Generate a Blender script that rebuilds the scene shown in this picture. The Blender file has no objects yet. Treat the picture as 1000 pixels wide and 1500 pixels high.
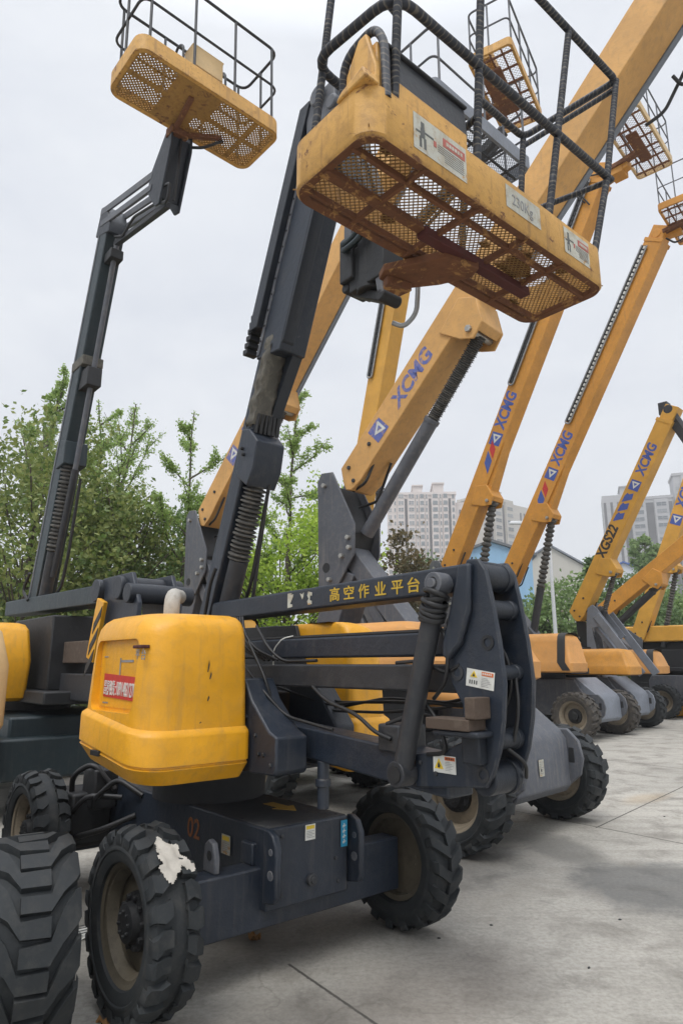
import bpy, bmesh, math, random
from math import sin, cos, pi, radians, sqrt, atan2
from mathutils import Vector as V, Matrix as MX
S = bpy.context.scene
COL = S.collection
random.seed(7)

# ------------------------------------------------------------------ camera
cam = bpy.data.cameras.new('camera'); co = bpy.data.objects.new('camera', cam); COL.objects.link(co)
cam.sensor_fit = 'VERTICAL'; cam.sensor_height = 36.0; cam.lens = 985/1500*36
cam.clip_start = .05; cam.clip_end = 3000
co.location = (0, 0, 1.7); co.rotation_euler = (pi/2+math.atan(224/985), 0, 0)
S.camera = co
S.render.resolution_x = 682; S.render.resolution_y = 1024
# ------------------------------------------------------------------ sky, sun, exposure
W = bpy.data.worlds.new("World"); S.world = W; W.use_nodes = True
wn = W.node_tree; wn.nodes.clear()
def N(t, k, **kw):
    n = t.nodes.new(k)
    for a, b in kw.items():
        if a in n.inputs: n.inputs[a].default_value = b
        else: setattr(n, a, b)
    return n
sky = N(wn, 'ShaderNodeTexSky', sky_type='NISHITA', sun_disc=False, sun_elevation=radians(58), sun_rotation=radians(200), air_density=1.0, dust_density=3.0)
tc = N(wn, 'ShaderNodeTexCoord')
mp = N(wn, 'ShaderNodeMapping'); mp.inputs['Scale'].default_value = (1, 1, 2.2)
nz = N(wn, 'ShaderNodeTexNoise', Scale=1.9, Detail=6.0, Roughness=.6, Distortion=.4)
cr = N(wn, 'ShaderNodeMapRange'); cr.inputs['From Min'].default_value = .3; cr.inputs['From Max'].default_value = .7
cloud = N(wn, 'ShaderNodeMix', data_type='RGBA')
cloud.inputs[6].default_value = (6.9, 7.25, 7.95, 1); cloud.inputs[7].default_value = (8.5, 8.75, 9.15, 1)
sx = N(wn, 'ShaderNodeSeparateXYZ')
zr = N(wn, 'ShaderNodeMapRange'); zr.inputs['From Min'].default_value = .74; zr.inputs['From Max'].default_value = 1.0; zr.inputs['To Min'].default_value = 1.0; zr.inputs['To Max'].default_value = 3.6
mul = N(wn, 'ShaderNodeVectorMath', operation='SCALE')
mix = N(wn, 'ShaderNodeMix', data_type='RGBA'); mix.inputs[0].default_value = .94
bg = N(wn, 'ShaderNodeBackground', Strength=.1)
out = N(wn, 'ShaderNodeOutputWorld')
L = wn.links.new
L(tc.outputs['Generated'], mp.inputs[0]); L(mp.outputs[0], nz.inputs['Vector']); L(nz.outputs[0], cr.inputs[0]); L(cr.outputs[0], cloud.inputs[0])
L(tc.outputs['Generated'], sx.inputs[0]); L(sx.outputs[2], zr.inputs[0])
L(cloud.outputs[2], mul.inputs[0]); L(zr.outputs[0], mul.inputs['Scale'])
L(sky.outputs[0], mix.inputs[6]); L(mul.outputs[0], mix.inputs[7]); L(mix.outputs[2], bg.inputs[0]); L(bg.outputs[0], out.inputs[0])
sl = bpy.data.lights.new('sun', 'SUN'); sl.energy = 1.5; sl.angle = radians(25); sl.color = (1, .97, .92)
so = bpy.data.objects.new('sun', sl); COL.objects.link(so)
so.rotation_euler = V((sin(radians(200))*cos(radians(58)), cos(radians(200))*cos(radians(58)), sin(radians(58)))).to_track_quat('Z', 'Y').to_euler()
S.view_settings.view_transform = 'Standard'; S.view_settings.look = 'None'; S.view_settings.exposure = 0.16; S.view_settings.gamma = 1

# ------------------------------------------------------------------ materials
def newmat(name):
    m = bpy.data.materials.new(name); m.use_nodes = True; t = m.node_tree; t.nodes.clear()
    b = N(t, 'ShaderNodeBsdfPrincipled'); o = N(t, 'ShaderNodeOutputMaterial'); t.links.new(b.outputs[0], o.inputs[0])
    return m, t, b
def ramp(t, src, a, b):
    r = N(t, 'ShaderNodeMapRange'); r.inputs['From Min'].default_value = a; r.inputs['From Max'].default_value = b
    t.links.new(src, r.inputs[0]); return r.outputs[0]
def mixc(t, fac, a, b, blend='MIX'):
    m = N(t, 'ShaderNodeMix', data_type='RGBA', blend_type=blend)
    for k, v in ((0, fac), (6, a), (7, b)):
        if hasattr(v, 'links'): t.links.new(v, m.inputs[k])
        else: m.inputs[k].default_value = v if k == 0 else (tuple(v)+(1,) if len(v) == 3 else v)
    return m.outputs[2]
def noise(t, scale, detail=4, rough=.6, vec=None, dist=0.0):
    n = N(t, 'ShaderNodeTexNoise', Scale=scale, Detail=detail, Roughness=rough, Distortion=dist)
    if vec: t.links.new(vec, n.inputs['Vector'])
    return n.outputs[0]
def objco(t, scale=(1, 1, 1)):
    c = N(t, 'ShaderNodeTexCoord'); m = N(t, 'ShaderNodeMapping'); m.inputs['Scale'].default_value = scale
    t.links.new(c.outputs['Object'], m.inputs[0]); return m.outputs[0]
def paint(name, col, dirt=(.12, .09, .06), damt=.35, rough=.42, wear=None, wamt=.0, streak=0., metal=0., bump=.02, var=.14, edge=None, er=.010):
    """painted metal: tone drift, dust film, vertical streaks, chips"""
    m, t, b = newmat(name); v = objco(t)
    big = noise(t, 1.7, 3, .6, v); fine = noise(t, 14, 6, .7, v); chip = noise(t, 9, 8, .75, v, .6)
    c = mixc(t, ramp(t, big, .3, .7), tuple(x*(1-var) for x in col), tuple(min(1, x*(1+var)) for x in col))
    d = N(t, 'ShaderNodeMath', operation='MULTIPLY'); t.links.new(ramp(t, fine, .48, .78), d.inputs[0]); d.inputs[1].default_value = damt
    c = mixc(t, d.outputs[0], c, dirt)
    if streak:
        sv = objco(t, (11, 11, .8)); s = noise(t, 1.5, 4, .6, sv)
        q = N(t, 'ShaderNodeMath', operation='MULTIPLY'); t.links.new(ramp(t, s, .55, .75), q.inputs[0]); q.inputs[1].default_value = streak
        c = mixc(t, q.outputs[0], c, dirt)
    if wear:
        c = mixc(t, ramp(t, chip, .70-wamt, .74-wamt), c, wear)
    if edge:   # paint rubbed off along edges
        bv = N(t, 'ShaderNodeBevel', samples=4); bv.inputs['Radius'].default_value = er; ge = N(t, 'ShaderNodeNewGeometry'); dp = N(t, 'ShaderNodeVectorMath', operation='DOT_PRODUCT')
        t.links.new(bv.outputs[0], dp.inputs[0]); t.links.new(ge.outputs['Normal'], dp.inputs[1])
        e1 = N(t, 'ShaderNodeMath', operation='MULTIPLY'); t.links.new(ramp(t, dp.outputs['Value'], .985, .90), e1.inputs[0]); t.links.new(ramp(t, chip, .47, .60), e1.inputs[1]); c = mixc(t, e1.outputs[0], c, edge)
    t.links.new(c, b.inputs['Base Color']); b.inputs['Metallic'].default_value = metal
    rr = N(t, 'ShaderNodeMapRange'); rr.inputs['To Min'].default_value = rough-.08; rr.inputs['To Max'].default_value = min(1, rough+.25)
    t.links.new(fine, rr.inputs[0]); t.links.new(rr.outputs[0], b.inputs['Roughness'])
    bp = N(t, 'ShaderNodeBump', Strength=.25, Distance=bump); t.links.new(fine, bp.inputs['Height']); t.links.new(bp.outputs[0], b.inputs['Normal'])
    return m
def flat(name, col, rough=.6, metal=0.):
    m, t, b = newmat(name); v = objco(t)
    c = mixc(t, ramp(t, noise(t, 25, 4, .6, v), .3, .7), tuple(x*.85 for x in col), tuple(min(1, x*1.1) for x in col))
    t.links.new(c, b.inputs['Base Color']); b.inputs['Roughness'].default_value = rough; b.inputs['Metallic'].default_value = metal
    return m
M = {}
M['yellow'] = paint('hood_yellow', (.73, .348, .012), (.36, .21, .06), .34, .33, (.13, .10, .07), -.03, .42, edge=(.40, .24, .08))
M['amber'] = paint('boom_amber', (.58, .262, .036), (.30, .17, .07), .45, .42, (.16, .08, .03), .0, .3)
M['tan'] = paint('faded_tan_yellow', (.60, .33, .105), (.36, .23, .11), .5, .5, (.34, .27, .20), .05, .45, edge=(.20, .11, .05))
M['bright'] = paint('bright_yellow', (.60, .315, .045), (.4, .25, .08), .3, .4, (.2, .12, .05), -.03, .2)
M['orangetan'] = paint('sun_bleached_orange', (.58, .275, .075), (.42, .26, .12), .45, .5, (.35, .24, .15), .0, .25)
M['bleached'] = paint('bleached_cream_yellow', (.62, .44, .22), (.4, .3, .2), .4, .5)
M['basket'] = paint('worn_basket_yellow', (.60, .335, .085), (.27, .15, .065), .65, .5, (.19, .08, .035), .105, .9, edge=(.16, .07, .035), er=.02)
M['rust'] = paint('rusty_underside', (.15, .060, .026), (.06, .03, .02), .7, .8, (.34, .18, .06), .14, .2)
M['rustred'] = paint('dark_red_primer', (.075, .016, .014), (.05, .03, .02), .5, .7, (.18, .09, .04), .03)
M['mesh'] = paint('dirty_yellow_mesh', (.36, .21, .075), (.07, .04, .022), .75, .7, (.10, .045, .02), .12)
M['navy'] = paint('navy_paint', (.014, .0205, .033), (.085, .08, .075), .24, .36, (.14, .13, .12), .015, .36, edge=(.16, .15, .14))
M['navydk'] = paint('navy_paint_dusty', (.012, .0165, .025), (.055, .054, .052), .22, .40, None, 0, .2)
M['deck'] = paint('dusty_deck', (.045, .048, .054), (.14, .135, .125), .6, .55, (.10, .08, .06), .03)
M['stencil'] = flat('faded_orange_stencil', (.22, .075, .02), .7)
M['perf'] = paint('rusty_yellow_plate', (.34, .19, .05), (.12, .06, .03), .8, .6, (.16, .07, .03), .13, .3)
M['teal'] = paint('dark_teal_paint', (.010, .022, .028), (.07, .07, .07), .22, .42, (.12, .12, .12), -.05, .3)
M['grey'] = paint('worn_grey_paint', (.085, .092, .108), (.19, .18, .17), .55, .45, (.15, .08, .05), .02, .6, edge=(.30, .29, .28))
M['greylt'] = paint('silver_grey_paint', (.18, .20, .235), (.12, .115, .11), .45, .42, (.07, .07, .07), .02, .4)
M['greydk'] = paint('charcoal_metal', (.024, .026, .031), (.095, .09, .08), .4, .45)
M['black'] = paint('black_steel', (.012, .013, .015), (.05, .048, .045), .35, .5)
M['rubber'] = paint('tyre_rubber', (.016, .0195, .022), (.085, .08, .072), .45, .68, None, 0, 0, 0, .01)
M['rubbermud'] = paint('dusty_tyre_rubber', (.055, .050, .045), (.15, .125, .095), .7, .85, None, 0, 0, 0, .015)
M['hose'] = flat('black_hose', (.014, .014, .015), .5)
M['rim'] = paint('tan_rim', (.24, .20, .145), (.09, .075, .055), .7, .6, (.06, .045, .03), .06)
M['rimdk'] = paint('dirty_rim', (.10, .085, .06), (.04, .035, .03), .7, .6, (.2, .17, .12), .05)
M['steel'] = paint('bare_steel', (.32, .33, .34), (.15, .14, .13), .5, .35, None, 0, 0, .6)
M['chrome'] = flat('zinc_bolt', (.42, .41, .38), .4, .7)
M['white'] = flat('sticker_white', (.62, .62, .58), .5)
M['dirtywhite'] = paint('weathered_label', (.46, .46, .40), (.30, .21, .11), .95, .6, (.44, .25, .08), .13, .8)
M['red'] = flat('sign_red', (.52, .035, .03), .45)
M['orange'] = flat('label_orange', (.6, .14, .03), .5)
M['warn'] = flat('warning_yellow', (.68, .48, .03), .5)
M['ink'] = flat('label_ink', (.03, .03, .03), .6)
M['inkgrey'] = flat('label_grey_print', (.25, .25, .25), .6)
M['redfade'] = flat('faded_red_print', (.42, .11, .085), .6); M['inkfade'] = flat('faded_black_print', (.10, .105, .10), .6)
M['blue'] = flat('logo_blue', (.055, .10, .36), .5)
M['bluefade'] = paint('worn_logo_blue', (.10, .13, .36), (.52, .32, .14), .9, .55, (.56, .33, .14), .13)
M['cyan'] = flat('label_cyan', (.02, .25, .42), .5)
M['arrow'] = flat('dusty_yellow_arrow', (.50, .30, .06), .6)
M['gold'] = flat('gold_lettering', (.55, .36, .03), .5)
M['wood'] = paint('brown_rest_pad', (.075, .052, .038), (.17, .14, .11), .6, .8)
M['pipe'] = paint('dusty_pipe', (.42, .40, .36), (.2, .17, .13), .9, .6, None, 0, .4)
M['rag'] = paint('torn_grey_wrap', (.085, .080, .068), (.22, .20, .16), .8, .75, (.05, .05, .04), .06, .5)
M['paper'] = flat('crumpled_paper', (.44, .41, .36), .8)
M['leaf_dead'] = flat('dead_leaf', (.26, .13, .04), .8)
M['lamp'] = flat('lamp_white', (.6, .62, .64), .4)
M['bellows'] = paint('rubber_bellows', (.06, .058, .054), (.24, .22, .185), .8, .6)
def wrapmat():
    m, t, b = newmat('rope_wrapped_rail'); c = N(t, 'ShaderNodeTexCoord'); s = N(t, 'ShaderNodeSeparateXYZ'); t.links.new(c.outputs['UV'], s.inputs[0])
    a = N(t, 'ShaderNodeMath', operation='MULTIPLY'); t.links.new(s.outputs[1], a.inputs[0]); a.inputs[1].default_value = 30.
    d = N(t, 'ShaderNodeMath', operation='ADD'); t.links.new(a.outputs[0], d.inputs[0]); t.links.new(s.outputs[0], d.inputs[1])
    w2 = N(t, 'ShaderNodeMath', operation='MULTIPLY_ADD'); t.links.new(noise(t, 3.5, 3, .6, objco(t)), w2.inputs[0]); w2.inputs[1].default_value = 5.0; t.links.new(d.outputs[0], w2.inputs[2]); f = N(t, 'ShaderNodeMath', operation='FRACT'); t.links.new(w2.outputs[0], f.inputs[0])
    n = noise(t, 7, 4, .6, objco(t)); e = N(t, 'ShaderNodeMath', operation='ADD'); t.links.new(f.outputs[0], e.inputs[0])
    g = ramp(t, n, .35, .75); h = N(t, 'ShaderNodeMath', operation='MULTIPLY'); t.links.new(g, h.inputs[0]); h.inputs[1].default_value = .25; t.links.new(h.outputs[0], e.inputs[1])
    col = mixc(t, ramp(t, e.outputs[0], .80, .98), (.020, .023, .032), (.125, .112, .092))
    t.links.new(col, b.inputs['Base Color']); b.inputs['Roughness'].default_value = .6
    bp = N(t, 'ShaderNodeBump', Strength=.8, Distance=.012); t.links.new(f.outputs[0], bp.inputs['Height']); t.links.new(bp.outputs[0], b.inputs['Normal'])
    return m
M['wrap'] = wrapmat()
def leafmat(name, a, b_, tr=.35):
    m, t, b = newmat(name); g = N(t, 'ShaderNodeNewGeometry')
    c = mixc(t, g.outputs['Random Per Island'], a, b_)
    t.links.new(c, b.inputs['Base Color']); b.inputs['Roughness'].default_value = .55
    tl = N(t, 'ShaderNodeBsdfTranslucent'); t.links.new(c, tl.inputs[0])
    ms = N(t, 'ShaderNodeMixShader'); ms.inputs[0].default_value = tr
    o = [n for n in t.nodes if n.type == 'OUTPUT_MATERIAL'][0]
    t.links.new(b.outputs[0], ms.inputs[1]); t.links.new(tl.outputs[0], ms.inputs[2]); t.links.new(ms.outputs[0], o.inputs[0])
    return m
M['ginkgo'] = leafmat('ginkgo_leaf', (.24, .36, .09), (.40, .52, .17), .5)
M['magnolia'] = leafmat('magnolia_leaf', (.10, .17, .035), (.30, .33, .10), .4)
M['lime'] = leafmat('lime_leaf', (.30, .46, .04), (.52, .66, .13), .5)
M['green'] = leafmat('mid_green_leaf', (.13, .22, .065), (.28, .38, .15), .4)
M['darkgreen'] = leafmat('dark_green_leaf', (.075, .14, .05), (.18, .26, .10), .4)
M['brownleaf'] = leafmat('bronze_leaf', (.08, .075, .03), (.20, .15, .07))
M['bark'] = paint('bark', (.10, .082, .065), (.05, .045, .04), .6, .9, None, 0, 0, 0, .05)

# ------------------------------------------------------------------ mesh helpers
def fillet(pts, r, n=6, closed=False):
    pts = [V(p) for p in pts]; o = []; k = len(pts)
    for i in range(k):
        if not closed and i in (0, k-1): o.append(pts[i]); continue
        p, a, b = pts[i], pts[i-1], pts[(i+1) % k]
        da, db = (a-p), (b-p); rr = min(r, da.length*.48, db.length*.48)
        A, B = p+da.normalized()*rr, p+db.normalized()*rr
        for j in range(n+1):
            t = j/n; o.append(A*(1-t)**2+p*2*t*(1-t)+B*t*t)
    return o
class MB:
    def __init__(s): s.v = []; s.f = []; s.m = []; s.uv = {}; s.k = 0
    def add(s, vs, fs):
        n = len(s.v); s.v += [tuple(p) for p in vs]
        for f in fs: s.f.append(tuple(i+n for i in f)); s.m.append(s.k)
        return n
    def mat(s, k): s.k = k; return s
    def box(s, x0, x1, y0, y1, z0, z1):
        s.add([(x0, y0, z0), (x1, y0, z0), (x1, y1, z0), (x0, y1, z0), (x0, y0, z1), (x1, y0, z1), (x1, y1, z1), (x0, y1, z1)],
              [(0, 3, 2, 1), (4, 5, 6, 7), (0, 1, 5, 4), (1, 2, 6, 5), (2, 3, 7, 6), (3, 0, 4, 7)]); return s
    def frame(s, p0, p1, side):
        d = (V(p1)-V(p0)).normalized(); sd = V(side); sd = (sd-d*sd.dot(d)).normalized(); return d, sd, sd.cross(d)
    def beam(s, p0, p1, w, h, side=(0, 1, 0), w1=None, h1=None):
        p0, p1 = V(p0), V(p1); d, sd, up = s.frame(p0, p1, side); w1 = w if w1 is None else w1; h1 = h if h1 is None else h1
        vs = [p+sd*a*ww/2+up*b*hh/2 for p, ww, hh in ((p0, w, h), (p1, w1, h1)) for a, b in ((-1, -1), (1, -1), (1, 1), (-1, 1))]
        s.add(vs, [(0, 1, 2, 3), (7, 6, 5, 4), (0, 4, 5, 1), (1, 5, 6, 2), (2, 6, 7, 3), (3, 7, 4, 0)]); return s
    def prism(s, poly, a, b, axis='y'):
        f = {'y': lambda p, t: (p[0], t, p[1]), 'x': lambda p, t: (t, p[0], p[1]), 'z': lambda p, t: (p[0], p[1], t)}[axis]
        n = len(poly); s.add([f(p, a) for p in poly]+[f(p, b) for p in poly],
              [tuple(range(n)), tuple(range(2*n-1, n-1, -1))]+[(i, i+n, (i+1) % n+n, (i+1) % n) for i in range(n)]); return s
    def lathe(s, p0, d, prof, n=20, cap=True):
        p0, d = V(p0), V(d).normalized(); a = d.orthogonal().normalized(); b = d.cross(a)
        k = len(prof); vs = [p0+d*t+(a*cos(2*pi*j/n)+b*sin(2*pi*j/n))*r for t, r in prof for j in range(n)]
        fs = [(i*n+j, i*n+(j+1) % n, (i+1)*n+(j+1) % n, (i+1)*n+j) for i in range(k-1) for j in range(n)]
        if cap: fs += [tuple(range(n-1, -1, -1)), tuple(range((k-1)*n, k*n))]
        s.add(vs, fs); return s
    def cyl(s, p0, p1, r, r1=None, n=16):
        l = (V(p1)-V(p0)).length; return s.lathe(p0, V(p1)-V(p0), [(0, r), (l, r if r1 is None else r1)], n)
    def bellows(s, p0, p1, r0, r1, k, n=18):
        l = (V(p1)-V(p0)).length; pr = []
        for i in range(k):
            j = 1+.08*sin(i*2.3)
            pr += [(l*i/k, r0), (l*(i+.35)/k, r1*j), (l*(i+.65)/k, r1*j)]
        pr += [(l, r0)]; return s.lathe(p0, V(p1)-V(p0), pr, n)
    def tube(s, pts, r, n=8, fil=0, closed=False, cap=True):
        P = fillet(pts, fil, 5, closed) if fil else [V(p) for p in pts]
        k = len(P); tan = []
        for i in range(k):
            a = P[i-1] if (i or closed) else P[i]; b = P[(i+1) % k] if (i < k-1 or closed) else P[i]
            tan.append((b-a).normalized())
        nr = tan[0].orthogonal().normalized(); vs = []; ln = [0]
        for i in range(k):
            nr = (nr-tan[i]*nr.dot(tan[i])).normalized(); bn = tan[i].cross(nr)
            vs += [P[i]+(nr*cos(2*pi*j/n)+bn*sin(2*pi*j/n))*r for j in range(n)]
            if i: ln.append(ln[-1]+(P[i]-P[i-1]).length)
        b0 = len(s.v); f0 = len(s.f)
        seg = k if closed else k-1
        s.add(vs, [(i*n+j, i*n+(j+1) % n, ((i+1) % k)*n+(j+1) % n, ((i+1) % k)*n+j) for i in range(seg) for j in range(n)])
        ln.append(ln[-1]+.1)
        for i in range(seg):
            for j in range(n):
                s.uv[f0+i*n+j] = [(j/n, ln[i]), ((j+1)/n, ln[i]), ((j+1)/n, ln[i+1]), (j/n, ln[i+1])]
        if not closed and cap: s.add(vs[:n], [tuple(range(n-1, -1, -1))]); s.add(vs[-n:], [tuple(range(n))])
        return s
    def loft(s, rings, cap=True):
        n = len(rings[0]); k = len(rings)
        fs = [(i*n+j, i*n+(j+1) % n, (i+1)*n+(j+1) % n, (i+1)*n+j) for i in range(k-1) for j in range(n)]
        if cap: fs += [tuple(range(n-1, -1, -1)), tuple(range((k-1)*n, k*n))]
        s.add([p for r in rings for p in r], fs); return s
    def bolts(s, pts, d, r=.018, h=.014):
        for p in pts: s.lathe(p, d, [(0, r), (h, r), (h+.003, r*.7)], 6)
        return s
    def build(s, name, mat, parent=None, bevel=0, smooth=40, seg=2):
        me = bpy.data.meshes.new(name); me.from_pydata(s.v, [], s.f)
        ms = mat if isinstance(mat, (list, tuple)) else [mat]
        for q in ms: me.materials.append(M[q] if isinstance(q, str) else q)
        if len(ms) > 1: me.polygons.foreach_set('material_index', s.m)
        if s.uv:
            u = me.uv_layers.new(name='UVMap')
            for p in me.polygons:
                c = s.uv.get(p.index)
                if c:
                    for li, q in zip(p.loop_indices, c): u.data[li].uv = q
        bm = bmesh.new(); bm.from_mesh(me); bmesh.ops.recalc_face_normals(bm, faces=bm.faces); bm.to_mesh(me); bm.free()
        if smooth:
            me.polygons.foreach_set('use_smooth', [True]*len(me.polygons)); me.set_sharp_from_angle(angle=radians(smooth))
        o = bpy.data.objects.new(name, me); COL.objects.link(o)
        if parent: o.parent = parent
        if bevel:
            b = o.modifiers.new('bevel', 'BEVEL'); b.width = bevel; b.segments = seg; b.limit_method = 'ANGLE'; b.angle_limit = radians(35); b.harden_normals = False
        return o
def thing(name, label, cat, loc=(0, 0, 0), rz=0, group=None):
    o = bpy.data.objects.new(name, None); COL.objects.link(o); o.location = loc; o.rotation_euler = (0, 0, rz); o.empty_display_size = .3
    o['label'] = label; o['category'] = cat
    if group: o['group'] = group
    return o
def tag(o, label, cat, group=None):
    o['label'] = label; o['category'] = cat
    if group: o['group'] = group
    return o
def struct(o): o['kind'] = 'structure'; return o
def copy_child(o, parent, **kw):
    c = o.copy(); COL.objects.link(c); c.parent = parent
    for a, b in kw.items(): setattr(c, a, b)
    return c
def copy_tree(o, parent=None):
    c = o.copy(); COL.objects.link(c); c.parent = parent
    for ch in list(o.children): copy_tree(ch, c)
    return c
def frame_mx(origin, x, y):
    x = V(x).normalized(); y = V(y); y = (y-x*y.dot(x)).normalized(); z = x.cross(y)
    m = MX((x, y, z)).transposed().to_4x4(); m.translation = V(origin); return m
def text(name, s, parent, origin, x, y, size, mat, width=None, bold=0., shear=0., ext=.0015, align='LEFT'):
    cu = bpy.data.curves.new(name, 'FONT'); cu.body = s; cu.size = 1; cu.shear = shear; cu.offset = bold; cu.extrude = ext/size; cu.align_x = align; cu.resolution_u = 3
    o = bpy.data.objects.new('t', cu); COL.objects.link(o)
    dg = bpy.context.evaluated_depsgraph_get(); me = bpy.data.meshes.new_from_object(o.evaluated_get(dg)); bpy.data.objects.remove(o)
    sx_ = size
    xs = [v.co.x for v in me.vertices] or [0, 1]
    if width: sx_ = width/(max(xs)-min(xs))
    x0 = min(xs) if width else 0
    for v in me.vertices: v.co.x -= x0
    fm = frame_mx(origin, x, y)
    me.transform(fm @ MX.Diagonal((sx_, size, size, 1)))
    me.materials.clear(); me.materials.append(M[mat])
    r = bpy.data.objects.new(name, me); COL.objects.link(r); r.parent = parent
    return r
def sticker(parent, origin, x, y, w, h, kind='warning', name='sticker', base='white'):
    fm = frame_mx(origin, x, y); b = MB()
    def q(k, u0, v0, u1, v1, e): b.mat(k).box(u0*w, u1*w, v0*h, v1*h, e-.0012, e)
    q(0, 0, 0, 1, 1, .003)
    if kind == 'warning':
        q(1, .52, .74, .96, .94, .0045)
        b.mat(2).prism([(.06*w, .22*h), (.46*w, .22*h), (.26*w, .82*h)], .0034, .0045, 'z'); b.mat(3).prism([(.20*w, .30*h), (.30*w, .28*h), (.33*w, .40*h), (.26*w, .62*h), (.22*w, .5*h)], .0047, .0055, 'z')
        for i in range(6): q(4, .54, .62-i*.09, .54+.38*(.6+.4*((i*7) % 5)/5), .64-i*.09, .0045)
        for i in range(5): q(3, .565+i*.075, .79, .61+i*.075, .89, .0055)
    elif kind == 'pinch':
        q(1, .55, .72, .96, .93, .0045)
        b.mat(2).prism([(.14*w, .55*h), (.40*w, .55*h), (.27*w, .92*h)], .0034, .0045, 'z'); b.mat(3).prism([(.22*w, .6*h), (.32*w, .6*h), (.27*w, .8*h)], .0047, .0055, 'z')
        for u in (.12, .20, .29, .37): q(3, u, .16, u+.035, .38, .0045)
        for i in range(6): q(4, .55, .58-i*.09, .55+.4*(.55+.45*((i*5) % 4)/4), .60-i*.09, .0045)
        for i in range(5): q(0, .58+i*.07, .78, .62+i*.07, .88, .0055)
    elif kind == 'small':
        q(2, .1, .7, .9, .93, .0045)
        for i in range(5): q(4, .12, .55-i*.1, .88-(i % 2)*.2, .58-i*.1, .0045)
    elif kind == 'blue':
        for i, (u, v_) in enumerate(((.3, .78), (.3, .58), (.3, .38), (.3, .18))):
            q(0+5*(i % 2 == 9), u, v_, .75, v_+.03, .0045); q(0, .45, v_-.06, .55, v_+.1, .0045); q(0, .25, v_-.05, .35, v_+.02, .0045)
    elif kind == 'plain':
        for i in range(7): q(4, .1, .84-i*.11, .9-(i % 3)*.15, .87-i*.11, .0045)
        q(3, .3, .3, .5, .45, .0045)
    elif kind == 'man':
        for u0, v0, u1, v1 in ((.13, .66, .19, .84), (.12, .40, .20, .66), (.10, .12, .14, .42), (.18, .12, .22, .42), (.2, .56, .36, .61), (.04, .5, .12, .55)): q(3, u0, v0, u1, v1, .0045)
        q(1, .36, .40, .41, .56, .0045); q(1, .54, .60, .97, .84, .0045)
        for i in range(7): q(4, .44+(i > 3)*.12, .52-i*.06, .94, .535-i*.06, .0045)
        for i in range(6): q(0, .60+i*.055, .67, .64+i*.055, .77, .0055)
    ms = [base, 'orange', 'warn', 'ink', 'inkgrey', 'cyan']
    if kind == 'blue': ms = ['cyan']*1+['orange', 'warn', 'ink', 'inkgrey', 'white']; b.m = [0]*6+[5]*(len(b.m)-6)
    if kind == 'man': ms[1] = 'redfade'; ms[3] = 'inkfade'
    b.v = [tuple(fm @ V(p)) for p in b.v]
    return b.build(name, ms, parent, 0, 0)
def rrect(x0, x1, y0, y1, r, n=5):
    """rounded rectangle; r = radius or 4 radii for corners (x0y0, x1y0, x1y1, x0y1)"""
    if not isinstance(r, (list, tuple)): r = [r]*4
    o = []
    for (cx, cy, sx_, sy_, a0, rr) in ((x0, y0, 1, 1, pi, r[0]), (x1, y0, -1, 1, 1.5*pi, r[1]), (x1, y1, -1, -1, 0, r[2]), (x0, y1, 1, -1, .5*pi, r[3])):
        for i in range(n+1):
            a = a0+i/n*pi/2; o.append((cx+sx_*rr+rr*cos(a), cy+sy_*rr+rr*sin(a)))
    return o

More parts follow.
